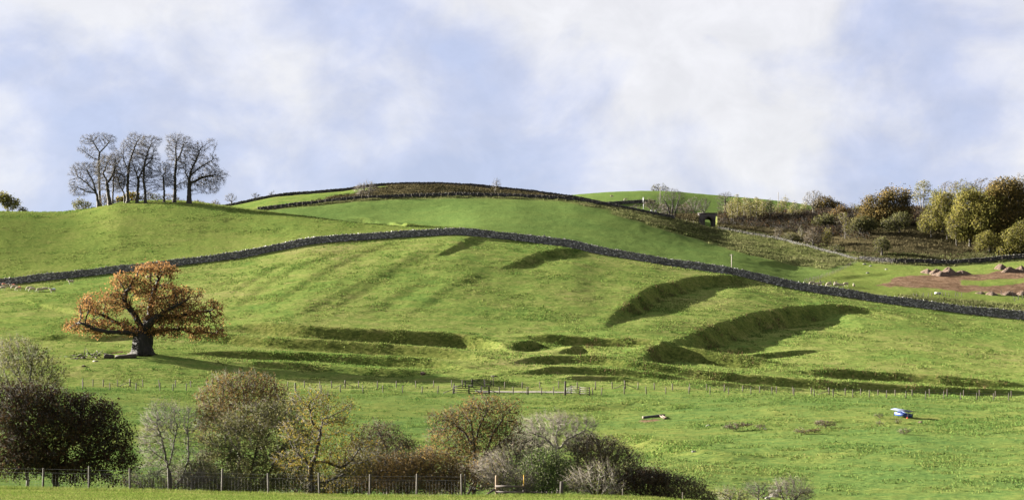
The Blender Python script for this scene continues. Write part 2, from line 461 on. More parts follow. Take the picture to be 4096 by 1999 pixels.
for (pts, hh, ww, l1, l2, ym), p in zip(SCARPS, paths):
    ww = ww * 0.75 if l1 < 15 else ww
    if l1 < 8 and hh >= 0.9: hh *= 0.92; ww = max(1.25, 0.9 * hh)
    for _ in range(6):
        p[1:-1] = (p[:-2] + 2 * p[1:-1] + p[2:]) / 4
    R = 2.6 * max(l1, l2) + ww
    sel = np.nonzero((Xg > p[:, 0].min() - R) & (Xg < p[:, 0].max() + R) & (Yg > p[:, 1].min() - R) & (Yg < p[:, 1].max() + R))
    px, py = Xg[sel], Yg[sel]
    seg = np.diff(p, axis=0); sl = np.hypot(seg[:, 0], seg[:, 1]) + 1e-9
    cum = np.concatenate([[0], np.cumsum(sl)]); tot = cum[-1]
    best = np.full(px.shape, 1e9); sd = np.zeros(px.shape); ss = np.zeros(px.shape); DD = []; SS = []
    for k in range(len(seg)):
        dx, dy = px - p[k, 0], py - p[k, 1]
        tt = (dx * seg[k, 0] + dy * seg[k, 1]) / sl[k] ** 2
        tc = np.clip(tt, 0, 1)
        ex, ey = dx - tc * seg[k, 0], dy - tc * seg[k, 1]
        dist = np.hypot(ex, ey)
        side = np.sign(dx * seg[k, 1] - dy * seg[k, 0])
        DD.append(dist); SS.append(cum[k] + tc * sl[k])
        b = dist < best
        best[b] = dist[b]; sd[b] = (side * dist)[b]; ss[b] = (cum[k] + tc * sl[k])[b]
    wob = 1.4 * vnoise(px / 14, py / 14, 5) + 0.15 * vnoise(px / 4.5, py / 4.5, 6)
    sd = sd + wob * min(1.0, ww / 3)
    ta_, tb_ = (0.30, 0.30) if l1 >= 9 and hh > 1 else (0.22, 0.26)
    tap = lambda q: smoothstep(q / (ta_ * tot)) * smoothstep((tot - q) / (tb_ * tot))
    wsum = 0.0; taper = 0.0                 # blend neighbouring stretches so that bends stay smooth
    for dk, sk in zip(DD, SS):
        wk = np.exp(-(dk - best) / (1.0 + 0.25 * np.minimum(best, 14))); wsum = wsum + wk; taper = taper + wk * tap(sk)
    taper = taper / wsum
    # points past the ends fade
    H = hh * taper * (1.0 + 0.5 * vnoise(ss / 22, ss * 0 + hh, 9))
    uf = 0.08 if l1 >= 9 and hh > 1 else 0.45
    up = np.where(sd < 0, uf * np.exp(sd / l1), 0.0)
    wl_ = ww * (0.35 + 0.65 * taper)
    face = np.where((sd >= 0) & (sd < wl_), uf - smoothstep(sd / wl_), 0.0)
    dn = np.where(sd >= wl_, (uf - 1) * np.exp(-(sd - wl_) / l2), 0.0)
    delta[sel] += H * (up + face + dn) * smoothstep((R - np.abs(sd)) / (0.6 * R))
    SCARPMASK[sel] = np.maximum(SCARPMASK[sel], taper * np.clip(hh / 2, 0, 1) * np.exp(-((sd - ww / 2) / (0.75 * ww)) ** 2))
Zg = Zg + delta * np.where(Tg[:, None] < 11.5, smoothstep((KY[11] - Yg) / 5), 1.0)
# round mound under the hilltop clump and a hollow by the oak
oak_base = hit(572, 1420, 300)
pit = hit(478, 1404, 300)
Zg -= 0.7 * np.exp(-(((Xg - pit[0]) / 2.0) ** 2 + ((Yg - pit[1]) / 1.6) ** 2))
# uneven turf
inY = (Yg > 60) & (Yg < 900)
amp = np.where(Yg < 112, 0.10, np.where(Yg < 300, 0.30, 0.34))
rough_t = (0.9 * vnoise(Xg / 17, Yg / 17, 1) + 0.55 * vnoise(Xg / 6.5, Yg / 6.5, 2) + 0.35 * vnoise(Xg / 2.4, Yg / 2.4, 3) + 0.22 * vnoise(Xg / 1.1, Yg / 1.1, 4))
Zg = Zg + np.where(inY, amp * rough_t, 0) * np.where((Tg[:, None] > 10.9) & (Tg[:, None] < 11.1), 0.4, 1)
Zg += np.where(inY, SCARPMASK * (0.10 * vnoise(Xg / 3.5, Yg / 1.2, 11) + 0.14 * vnoise(Xg / 1.1, Yg / 0.7, 12)), 0)
Vg = VH - Zg / Yg * FPX        # row every land vertex shows at

def inpoly(poly, U, V):
    r = np.zeros(U.shape, bool); n = len(poly); j = n - 1
    for i in range(n):
        (xi, yi), (xj, yj) = poly[i], poly[j]
        with np.errstate(divide='ignore', invalid='ignore'):
            r ^= ((yi > V) != (yj > V)) & (U < (xj - xi) * (V - yi) / (yj - yi + 1e-12) + xi)
        j = i
    return r
T2 = np.broadcast_to(Tg[:, None], Yg.shape)
jit_u = 40 * vnoise(Xg / 8, Yg / 8, 21) + 18 * vnoise(Xg / 2, Yg / 2, 22)
jit_v = 8 * vnoise(Xg / 6, Yg / 6, 23) + 5 * vnoise(Xg / 1.7, Yg / 1.7, 24)
UJ, VJ = Ug + jit_u, Vg + jit_v
f32 = lambda b: b.astype(np.float32)
near = smoothstep((7.6 - T2) / 0.5)
lush = f32(((Ug < 1850) & (T2 > 12.25) & (T2 < 14)) | ((Ug >= 1850) & (T2 > 11.02) & (T2 < 14)))
rightfield = ((Ug - 3218) > (1131 - Vg) * 2.6) & (Ug > 3000) & (T2 > 11.02) & (T2 < 14)
lush = np.where(rightfield, 0.0, lush)
lush = np.where((T2 > 16.2) & (Ug > 2200), 1.0, lush)
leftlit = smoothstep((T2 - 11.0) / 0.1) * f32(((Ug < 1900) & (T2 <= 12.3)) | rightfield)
rough = f32(inpoly([(2180, 795), (2330, 818), (2440, 850), (2600, 905), (2800, 962), (3000, 1020), (3180, 1066), (3300, 1078), (3420, 1050), (3440, 1036), (3300, 1000), (3100, 950), (2860, 905), (2700, 870), (2460, 822), (2300, 795)], UJ, VJ) & (T2 > 12) & (T2 < 14.2))
rough = np.maximum(rough, f32((T2 > 13.93) & (T2 < 14.15) & (Ug > 1000)) * 0.8)
rough = np.maximum(rough, 0.75 * f32(inpoly([(3590, 1180), (3700, 1192), (4000, 1215), (4096, 1222), (4300, 1230), (4300, 1290), (4096, 1268), (3800, 1230), (3590, 1195)], UJ, VJ) & (T2 > 11.02) & (T2 < 14)))
rough = np.maximum(rough, f32((T2 > 1.9) & (T2 < 2.6)) * 0.35)
brack = f32((T2 >= 14.1) & (T2 < 16.4) & (Ug > 1090 + (VJ < 790) * 0 ) & (VJ < 860) & (Ug < 2470)) * f32((Ug - 1130) * 0.19 + (VJ - 824) > 0)
brack = np.maximum(brack, f32((T2 >= 14.08) & (T2 < 17) & (Ug > 2560) & ~((Ug > BRU0 - 5) & (Ug < BRU1 + 5))))
soil = f32((inpoly([(3570, 1122), (3610, 1105), (3760, 1098), (3900, 1098), (4000, 1085), (4096, 1080), (4400, 1080), (4400, 1100), (4096, 1110), (3960, 1118), (3840, 1122), (3830, 1138), (3960, 1142), (4096, 1132), (4400, 1130), (4400, 1190), (4096, 1178), (3960, 1172), (3830, 1162), (3720, 1148), (3600, 1146), (3500, 1146)], UJ, VJ)) & (T2 > 11.02) & (T2 < 14))
soil = np.maximum(soil, f32(((Xg - pit[0]) / 2.2) ** 2 + ((Yg - pit[1] - 0.6) / 1.3) ** 2 < 0.7))
tr_c = hit(2600, 1682, 200)
soil = np.maximum(soil, 0.85 * f32((((Xg - tr_c[0]) / 1.9) ** 2 + ((Yg - tr_c[1] - 0.2) / 2.6) ** 2 + 1.6 * vnoise(Xg / 0.8, Yg / 0.8, 31)) < 0.75))
def blur(a, it=1):
    for _ in range(it):
        b = a.copy(); b[1:-1] = (a[:-2] + 2 * a[1:-1] + a[2:]) / 4; a = b
        b = a.copy(); b[:, 1:-1] = (a[:, :-2] + 2 * a[:, 1:-1] + a[:, 2:]) / 4; a = b
    return a
MASKS = dict(near=near, fore=smoothstep((2.3 - T2) / 0.2), lush=blur(lush), leftlit=leftlit, rough=blur(rough, 1), bracken=blur(brack, 1), soil=blur(soil, 1), scarp=blur(np.clip(SCARPMASK, 0, 1), 1))

def ground_material():
    m, t = new_mat("grass_ground"); g = NT(t)
    pos = g.n('ShaderNodeNewGeometry').outputs['Position']
    A = {k: g.n('ShaderNodeAttribute', attribute_name=k).outputs['Fac'] for k in MASKS}
    st = g.n('ShaderNodeMapping', {0: pos, 'Scale': (0.6, 1.0, 1.0)}).outputs[0]
    nb = g.noise(pos, 0.035, 5, 0.6)
    nm = g.noise(st, 0.35, 6, 0.62)
    nf = g.noise(st, 2.2, 5, 0.65)
    nf2 = g.noise(st, 7.0, 3, 0.6)
    mixn = g.math('ADD', g.math('MULTIPLY', nb, 0.35), g.math('ADD', g.math('MULTIPLY', nm, 0.33), g.math('MULTIPLY', nf, 0.36)))
    hill = g.ramp(mixn, [(0.40, (0.056, 0.104, 0.025)), (0.50, (0.091, 0.124, 0.030)), (0.58, (0.126, 0.138, 0.043)), (0.68, (0.154, 0.135, 0.063))])
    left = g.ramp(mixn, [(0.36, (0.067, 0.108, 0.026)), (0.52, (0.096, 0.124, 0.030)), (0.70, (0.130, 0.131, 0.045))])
    nearc = g.ramp(mixn, [(0.40, (0.045, 0.083, 0.024)), (0.49, (0.066, 0.101, 0.028)), (0.58, (0.096, 0.115, 0.031)), (0.68, (0.123, 0.121, 0.043))])
    upper = g.ramp(mixn, [(0.38, (0.059, 0.099, 0.028)), (0.64, (0.091, 0.123, 0.034))])
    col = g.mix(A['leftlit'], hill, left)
    col = g.mix(A['near'], col, nearc)
    forec = g.ramp(mixn, [(0.38, (0.052, 0.088, 0.015)), (0.52, (0.087, 0.116, 0.025)), (0.68, (0.139, 0.130, 0.050))])
    col = g.mix(A['fore'], col, forec)
    col = g.mix(A['lush'], col, upper)
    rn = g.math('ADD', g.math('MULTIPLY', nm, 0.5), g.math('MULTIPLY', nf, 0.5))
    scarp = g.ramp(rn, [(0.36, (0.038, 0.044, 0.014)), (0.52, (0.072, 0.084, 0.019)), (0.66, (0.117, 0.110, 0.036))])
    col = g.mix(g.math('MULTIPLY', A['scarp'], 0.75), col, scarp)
    roughc = g.ramp(rn, [(0.36, (0.045, 0.063, 0.017)), (0.52, (0.098, 0.106, 0.037)), (0.66, (0.150, 0.147, 0.062))])
    col = g.mix(A['rough'], col, roughc)
    brc = g.ramp(rn, [(0.34, (0.019, 0.022, 0.011)), (0.50, (0.053, 0.045, 0.023)), (0.66, (0.098, 0.082, 0.044))])
    col = g.mix(A['bracken'], col, brc)
    soc = g.ramp(rn, [(0.36, (0.050, 0.032, 0.021)), (0.50, (0.105, 0.067, 0.043)), (0.64, (0.173, 0.122, 0.084))])
    sf = g.ramp(g.math('ADD', A['soil'], g.math('MULTIPLY', g.math('SUBTRACT', nf, 0.5), 1.1)), [(0.35, (0, 0, 0)), (0.6, (1, 1, 1))])
    col = g.mix(sf, col, soc)
    v = g.n('ShaderNodeMapRange', {0: g.math('ADD', g.math('MULTIPLY', nf, 0.6), g.math('MULTIPLY', nf2, 0.4)), 1: 0.36, 2: 0.64, 3: 0.62, 4: 1.35}).outputs[0]
    col = g.mix(1.0, col, g.n('ShaderNodeCombineColor', {0: v, 1: v, 2: v}).outputs[0], 'MULTIPLY')
    hgt_ = g.math('ADD', g.math('MULTIPLY', nf, 0.30), g.math('ADD', g.math('MULTIPLY', nf2, 0.13), g.math('MULTIPLY', nm, 0.4)))
    b = g.n('ShaderNodeBump', {'Strength': 0.8, 'Distance': 0.6, 'Height': hgt_})
    d = g.n('ShaderNodeBsdfDiffuse', {0: col, 'Roughness': 0.6, 'Normal': b.outputs[0]})
    g.n('ShaderNodeOutputMaterial', {0: d.outputs[0]})
    return m
GROUND_MAT = ground_material()
GV = np.stack([Xg, Yg, Zg], -1).reshape(-1, 3)
gi = np.arange(NR * NU).reshape(NR, NU)
GF = np.stack([gi[:-1, :-1], gi[:-1, 1:], gi[1:, 1:], gi[1:, :-1]], -1).reshape(-1, 4)
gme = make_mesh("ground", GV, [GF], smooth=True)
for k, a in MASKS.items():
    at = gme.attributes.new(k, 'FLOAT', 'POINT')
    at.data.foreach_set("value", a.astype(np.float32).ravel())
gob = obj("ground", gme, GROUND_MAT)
tag(gob, "green grazed hillside with terraces, banks and pasture fields", None, None, "structure")

# stony farm track between the two valley fences
def strip(name, us, line, dy0, dy1, lift, mat, label, kind="structure"):
    V = []
    for u in us:
        for dy in np.linspace(dy0, dy1, 4):
            p = line_pt(line, u, dy); p[2] += lift
            V.append(p)
    n = len(us); idx = np.arange(n * 4).reshape(n, 4)
    F = np.stack([idx[:-1, :-1], idx[1:, :-1], idx[1:, 1:], idx[:-1, 1:]], -1).reshape(-1, 4)
    o = obj(name, make_mesh(name, V, [F], True), mat)
    return tag(o, label, None, None, kind)
M_TRACK = simple_mat("track_gravel", (0.05, 0.043, 0.034), (0.10, 0.085, 0.070), 1.2, bump=0.2)
strip("farm_track", np.arange(1900, 2285, 5), 7, 3.0, 5.6, 0.10, M_TRACK, "pale gravel farm track between the two valley fences")
# ------------------------------------------------------------------ tree growth
def radii(pos, par, r0, rt, ex=2.2):
    N = len(pos); acc = np.zeros(N)
    for i in range(N - 1, -1, -1):
        if acc[i] == 0: acc[i] = rt ** ex
        if par[i] >= 0: acc[par[i]] += acc[i]
    r = acc ** (1 / ex)
    roots = r[par < 0].max()
    if roots > rt * 1.01:
        p = math.log(r0 / rt) / math.log(roots / rt)
        r = rt * (r / rt) ** p
    return r

def branch_mesh(mb, pos, par, rad, flare=0.0, rmin=0.0, gnarl=0.0, rmin0=0.0):
    N = len(pos)
    kids = [[] for _ in range(N)]
    for i in range(N):
        if par[i] >= 0: kids[par[i]].append(i)
    started = [i for i in range(N) if par[i] < 0]
    stack = [(i, None) for i in started]
    while stack:
        i, frm = stack.pop()
        chain = [i] if frm is None else [frm, i]
        rr = [rad[i]] if frm is None else [min(rad[frm], rad[i] * 1.15), rad[i]]
        c = i
        while kids[c]:
            ks = sorted(kids[c], key=lambda q: -rad[q])
            for q in ks[1:]: stack.append((q, c))
            c = ks[0]; chain.append(c); rr.append(rad[c])
        if max(rr) < rmin: continue
        pts = pos[chain]; rr = np.array(rr)
        if len(pts) < 2 or (len(pts) == 2 and rr[0] < rmin0): continue
        if frm is None and flare:
            s = np.concatenate([[0], np.cumsum(np.linalg.norm(np.diff(pts, axis=0), axis=1))])
            rr = rr * (1 + flare * np.exp(-s / (2.2 * rr[0])))
        if rr[0] < 0.06 and len(pts) > 4:
            kk = np.unique(np.concatenate([[0, 1], np.arange(2, len(pts), 2), [len(pts) - 1]])); pts = pts[kk]; rr = rr[kk]
        n = 8 if rr[0] > 0.25 else 5 if rr[0] > 0.1 else 4 if rr[0] > 0.06 else 3
        if n <= 4 and len(pts) > 3:
            rr[-1] *= 0.3
        if gnarl and rr[0] > 0.5:
            n = 18
            ring = tube_rings(pts, rr, n) - pts[:, None]
            tt = np.arange(n) * 2 * math.pi / n; zz = np.arange(len(pts))[:, None]
            f = 1 + gnarl * (0.5 * np.sin(3 * tt + 0.25 * zz) + 0.45 * np.sin(5 * tt - 0.4 * zz + 1) + 0.35 * np.sin(2 * tt + 0.9 * zz) + 0.3 * np.sin(8 * tt + 2)) * np.clip(rr / rr[0], 0.2, 1)[:, None]
            V = (pts[:, None] + ring * f[..., None]).reshape(-1, 3); idx = np.arange(len(pts) * n).reshape(-1, n)
            a, b = idx[:-1], idx[1:]
            mb.add(V, F4=np.stack([a, np.roll(a, -1, 1), np.roll(b, -1, 1), b], -1).reshape(-1, 4)); continue
        mb.tube(pts, rr, n, cap=False)

def spikes(base, dirv, length, width):
    """thin tapering twigs: 3-sided, pointed"""
    n = len(base)
    d = dirv / (np.linalg.norm(dirv, axis=1, keepdims=True) + 1e-9)
    ref = np.where(np.abs(d[:, 2:3]) > 0.9, np.array([[1.0, 0, 0]]), np.array([[0, 0, 1.0]]))
    a = np.cross(d, ref); a /= np.linalg.norm(a, axis=1, keepdims=True) + 1e-9
    b = np.cross(d, a)
    w = np.broadcast_to(width, (n,))[:, None]
    L = np.broadcast_to(length, (n,))[:, None]
    V = np.stack([base + a * w, base - 0.5 * a * w + 0.87 * b * w, base - 0.5 * a * w - 0.87 * b * w, base + d * L], 1).reshape(-1, 3)
    k = np.arange(n)[:, None] * 4
    F = np.stack([k + np.array([[0, 1, 3]]), k + np.array([[1, 2, 3]]), k + np.array([[2, 0, 3]])], 1).reshape(-1, 3)
    return V, F

def leaves(centre, size, r, droop=0.0):
    n = len(centre)
    d = r.normal(0, 1, (n, 3)); d[:, 2] -= droop; d /= np.linalg.norm(d, axis=1, keepdims=True)
    q = r.normal(0, 1, (n, 3)); a = np.cross(d, q); a /= np.linalg.norm(a, axis=1, keepdims=True) + 1e-9
    c = np.cross(d, a)
    s = size * r.uniform(0.6, 1.35, (n, 1))
    V = np.stack([centre - d * s * 0.5, centre + a * s * 0.36 + c * s * 0.10, centre + d * s * 0.55, centre - a * s * 0.36 + c * s * 0.10], 1).reshape(-1, 3)
    k = np.arange(n)[:, None] * 4
    F = k + np.array([[0, 1, 2, 3]])
    return V, F

def sample_env(env, n, r, shell=0.5):
    """points in a union of ellipsoids (cx, cy, cz, rx, ry, rz)"""
    ph = r.random((4, 3)) * 6.28; fr = r.normal(0, 1, (4, 3))
    n0 = n; n = int(n * 1.6)
    E = np.array(env); vol = E[:, 3] * E[:, 4] * E[:, 5]
    # flatter weights so that small lobes still fill
    w = vol ** 0.75; w /= w.sum()
    k = r.choice(len(E), n, p=w)
    d = r.normal(0, 1, (n, 3)); d /= np.linalg.norm(d, axis=1, keepdims=True)
    q = r.random(n) ** (1 / 3); q = np.where(r.random(n) < shell, 0.82 + 0.18 * r.random(n), q)
    pts = E[k, :3] + d * q[:, None] * E[k, 3:6]
    sz = max(1.5, np.ptp(pts, axis=0).mean())
    nz = sum(np.sin(pts @ (fr[j] * 9.0 / sz) + ph[j, 0]) for j in range(4))
    keep = np.argsort(-(nz + r.normal(0, 1.3, n)))[:n0]        # ragged clumps and gaps
    return pts[keep]

BARK = {}
TREE_COUNT = [0]
def tree(name, label, base, env, stems=None, Y=None, trunk_r=0.4, n=350, step=None, leaf=None, nleaf=6, leaf_size=0.2, leaf_spread=0.4,
         twig=None, ntwig=4, twig_len=0.9, twig_w=0.016, twig_up=0.35, bark=None, seed=1, cat="tree", group=None, shell=0.5, jitter=0.28, trop=0.05,
         rt=0.02, ymin=78.0, depth=0.8, flare=0.5, kill=2.2, leaf_prob=1.0, droop=0.0, leaf_r=2.2, ivy=None, crown_name="crown", spread_twig=0.6, gnarl=0.0):
    r = np.random.default_rng(seed)
    u0, v0 = base
    if Y is None:
        b = hit(u0, v0, ymin)
    else:
        b = np.array([(u0 - CU) / FPX * Y, Y, 0.0]); b[2] = ground(b[0], Y)
    vb = VH - b[2] / b[1] * FPX
    S = b[1] / FPX
    def loc(u, v, dy=0.0): return np.array([(u - u0) * S, dy, (vb - v) * S])
    E = []
    for e in env:
        u, v, ru, rv = e[:4]; dy = e[4] if len(e) > 4 else 0.0
        E.append([*loc(u, v, dy), ru * S, max(ru, rv * 0.6) * S * depth, rv * S])
    E = np.array(E)
    size = max(1.0, np.ptp(np.concatenate([E[:, 2] - E[:, 5], E[:, 2] + E[:, 5]])))
    if step is None: step = max(0.16, 0.035 * (size + np.ptp(np.concatenate([E[:, 0] - E[:, 3], E[:, 0] + E[:, 3]]))) / 2 * 1.4)
    st = []
    if not stems:
        c = E[:, :3].mean(0)
        stems = [[(u0, vb), (u0 + (c[0] / S) * 0.15, vb - (c[2] / S) * 0.35)]]
    for k, sline in enumerate(stems):
        pts = [loc(*p) for p in sline]
        pts[0] = pts[0] if k else np.array([0, 0, -0.25])
        if k and abs(pts[0][2]) < 0.6: pts[0][2] = -0.25
        st.append(pts)
    # build nodes of stems with proper parenting
    nodes = []; parent = []
    for k, pts in enumerate(st):
        last = -1
        if k and nodes and pts[0][2] > 0.2:
            d = [np.linalg.norm(q - pts[0]) for q in nodes]; last = int(np.argmin(d))
        for j, pnt in enumerate(pts):
            if j == 0:
                if last >= 0: continue
                nodes.append(pnt); parent.append(-1); last = len(nodes) - 1; continue
            a = nodes[last]; L = np.linalg.norm(pnt - a); m_ = max(1, int(L / step))
            for q in range(1, m_ + 1):
                w = r.normal(0, step * 0.13, 3) * (q < m_)
                nodes.append(a + (pnt - a) * q / m_ + w); parent.append(last); last = len(nodes) - 1
    nodes = np.array(nodes); parent = np.array(parent)
    A = sample_env(E, int(n * 1.75), r, shell)
    A = A[A[:, 2] > 0.15]
    pos, par = grow_from(nodes, parent, A, step, step * kill, seed, jitter, (0, 0, trop))
    rad = radii(pos, par, trunk_r, rt)
    root = empty(name, b, label, cat, group)
    mb = MB(); branch_mesh(mb, pos, par, rad, flare, rt * 1.12 if twig_w >= 0.02 else 0.0, gnarl, rt * 1.05)
    bark = bark or BARK['grey']
    mb.build("trunk", bark, root, smooth=True)
    thin = np.nonzero(rad < rt * leaf_r)[0]
    pd = pos - np.where(par[:, None] >= 0, pos[np.maximum(par, 0)], pos - [0, 0, 1.0])
    pd /= np.linalg.norm(pd, axis=1, keepdims=True) + 1e-9
    ctr = E[:, :3].mean(0)
    TV, TF = None, None
    if twig is not None and len(thin):
        k = np.repeat(thin, ntwig)
        o_ = pos[k] - ctr; o_ /= np.linalg.norm(o_, axis=1, keepdims=True) + 1e-9
        d = pd[k] * 0.7 + o_ * 0.4 + r.normal(0, spread_twig, (len(k), 3)) + np.array([0, 0, twig_up])
        L = twig_len * r.uniform(0.45, 1.2, len(k))
        bpos = pos[k] - pd[k] * step * r.random((len(k), 1))
        TV, TF = spikes(bpos, d, L, twig_w)
        dn = d / np.linalg.norm(d, axis=1, keepdims=True)
        # side twigs
        k2 = np.arange(0, len(k), 2 if twig_w < 0.015 else 100000)
        b2 = bpos[k2] + dn[k2] * (L[k2] * r.uniform(0.25, 0.8, len(k2)))[:, None]
        d2 = dn[k2] + r.normal(0, 0.65, (len(k2), 3))
        V2, F2 = spikes(b2, d2, L[k2] * 0.5 * r.uniform(0.5, 1.1, len(k2)), twig_w * 0.8)
        TV = np.vstack([TV, V2]); TF = np.vstack([TF, F2 + len(bpos) * 4])
        me = make_mesh("twigs", TV, [TF]); obj("twigs", me, twig, root)
    if leaf is not None and len(thin):
        t2 = thin[r.random(len(thin)) < leaf_prob]
        k = np.repeat(t2, nleaf)
        c = pos[k] + r.normal(0, leaf_spread, (len(k), 3)) * np.array([1, 1, 0.8])
        LV, LF = leaves(c, leaf_size, r, droop)
        obj(crown_name, make_mesh(crown_name, LV, [LF]), leaf, root)
    if ivy is not None:
        k = r.choice(np.nonzero(rad > rt * 3)[0], 900)
        c = pos[k] + r.normal(0, 1, (len(k), 3)) * (rad[k, None] * 0.6 + 0.08)
        c = c[c[:, 2] < ivy[1]]
        LV, LF = leaves(c, 0.16, r); obj("ivy", make_mesh("ivy", LV, [LF]), ivy[0], root)
    return root

def grow_from(nodes, parent, A, step, kill, seed, jitter, trop):
    r = np.random.default_rng(seed + 1000)
    N = len(nodes); cap = N + 7000
    allpos = np.zeros((cap, 3)); allpos[:N] = nodes
    par = list(parent); kids = np.zeros(cap, int)
    zmin = max(0.12 * A[:, 2].max(), 0.0)
    D = np.linalg.norm(A[:, None] - nodes[None], axis=2)
    D[:, nodes[:, 2] < zmin] += 1e6 if (nodes[:, 2] >= zmin).any() else 0
    near = D.argmin(1); nd = D[np.arange(len(A)), near]
    nd = np.linalg.norm(A - nodes[near], axis=1)
    trop = np.array(trop)
    for it in range(140):
        live = nd > kill
        A, near, nd = A[live], near[live], nd[live]
        if len(A) == 0: break
        dirs = np.zeros((N, 3))
        v = A - allpos[near]; v /= np.linalg.norm(v, axis=1, keepdims=True) + 1e-9
        np.add.at(dirs, near, v)
        act = np.unique(near); act = act[kids[act] < 3]
        if len(act) == 0: break
        d = dirs[act]; d /= np.linalg.norm(d, axis=1, keepdims=True) + 1e-9
        d += r.normal(0, jitter, d.shape) + trop
        d /= np.linalg.norm(d, axis=1, keepdims=True) + 1e-9
        new = allpos[act] + d * step
        k = len(new)
        if N + k >= cap: break
        allpos[N:N + k] = new; par += list(act); kids[act] += 1
        Dn = np.linalg.norm(A[:, None] - new[None], axis=2)
        bi = Dn.argmin(1); bd = Dn[np.arange(len(A)), bi]
        upd = bd < nd
        near[upd] = N + bi[upd]; nd[upd] = bd[upd]
        N += k
    return allpos[:N].copy(), np.array(par[:N])

BARK['grey'] = simple_mat("bark_grey", (0.030, 0.027, 0.022), (0.075, 0.066, 0.053), 2.5, bump=0.6, bdist=0.05, stretch=(1, 1, 0.3))
BARK['dark'] = simple_mat("bark_dark", (0.014, 0.012, 0.010), (0.040, 0.034, 0.028), 2.5, bump=0.7, bdist=0.06, stretch=(1, 1, 0.3))
BARK['oak'] = simple_mat("bark_oak", (0.003, 0.003, 0.002), (0.024, 0.020, 0.017), 1.3, bump=1.0, bdist=0.3, stretch=(2.2, 2.2, 0.22))
BARK['pale'] = simple_mat("bark_pale", (0.070, 0.063, 0.052), (0.168, 0.154, 0.130), 3.0, bump=0.3, stretch=(1, 1, 0.3))
BARK['brown'] = simple_mat("bark_brown", (0.035, 0.025, 0.017), (0.085, 0.062, 0.043), 2.5, bump=0.5, stretch=(1, 1, 0.3))
TW_GREY = simple_mat("twig_grey", (0.035, 0.030, 0.024), (0.080, 0.068, 0.054), 1.0, bump=0, rnd=0.3)
TW_DARK = simple_mat("twig_dark", (0.014, 0.012, 0.010), (0.036, 0.030, 0.024), 1.0, bump=0, rnd=0.3)
TW_PALE = simple_mat("twig_pale", (0.046, 0.039, 0.028), (0.100, 0.086, 0.066), 1.0, bump=0, rnd=0.4)
TW_YELL = simple_mat("twig_straw", (0.085, 0.075, 0.036), (0.17, 0.145, 0.072), 1.0, bump=0, rnd=0.3)
L_OAK = leaf_mat("oak_leaf", [(0.15, (0.051, 0.046, 0.019)), (0.35, (0.125, 0.069, 0.027)), (0.6, (0.214, 0.110, 0.043)), (0.9, (0.296, 0.178, 0.077))], 0.30, 0.22)
L_OLIVE = leaf_mat("olive_leaf", [(0.2, (0.024, 0.029, 0.012)), (0.5, (0.062, 0.065, 0.025)), (0.9, (0.135, 0.122, 0.052))], 0.22, 0.7)
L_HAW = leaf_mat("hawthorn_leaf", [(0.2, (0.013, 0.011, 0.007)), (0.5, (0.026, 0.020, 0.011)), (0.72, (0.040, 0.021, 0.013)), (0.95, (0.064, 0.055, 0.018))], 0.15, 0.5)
L_BROWN = leaf_mat("brown_leaf", [(0.2, (0.038, 0.032, 0.014)), (0.5, (0.088, 0.060, 0.024)), (0.9, (0.166, 0.109, 0.040))], 0.3, 0.5)
L_YELL = leaf_mat("yellow_leaf", [(0.2, (0.046, 0.048, 0.013)), (0.5, (0.108, 0.088, 0.018)), (0.9, (0.210, 0.145, 0.028))], 0.35, 0.5)
L_WILL = leaf_mat("willow_leaf", [(0.2, (0.043, 0.048, 0.015)), (0.5, (0.081, 0.083, 0.027)), (0.9, (0.145, 0.136, 0.053))], 0.30, 0.5)
L_GREEN = leaf_mat("green_leaf", [(0.2, (0.019, 0.032, 0.011)), (0.5, (0.044, 0.063, 0.020)), (0.9, (0.111, 0.126, 0.054))], 0.25, 0.5)
L_YGRN = leaf_mat("yellowgreen_leaf", [(0.2, (0.041, 0.043, 0.012)), (0.5, (0.107, 0.102, 0.027)), (0.9, (0.191, 0.162, 0.046))], 0.3, 0.15)
L_RUST = leaf_mat("rust_leaf", [(0.2, (0.030, 0.029, 0.014)), (0.5, (0.077, 0.059, 0.023)), (0.9, (0.157, 0.110, 0.037))], 0.25, 0.2)
L_DULL = leaf_mat("dull_leaf", [(0.2, (0.026, 0.021, 0.014)), (0.5, (0.061, 0.048, 0.028)), (0.9, (0.116, 0.090, 0.054))], 0.2, 0.5)
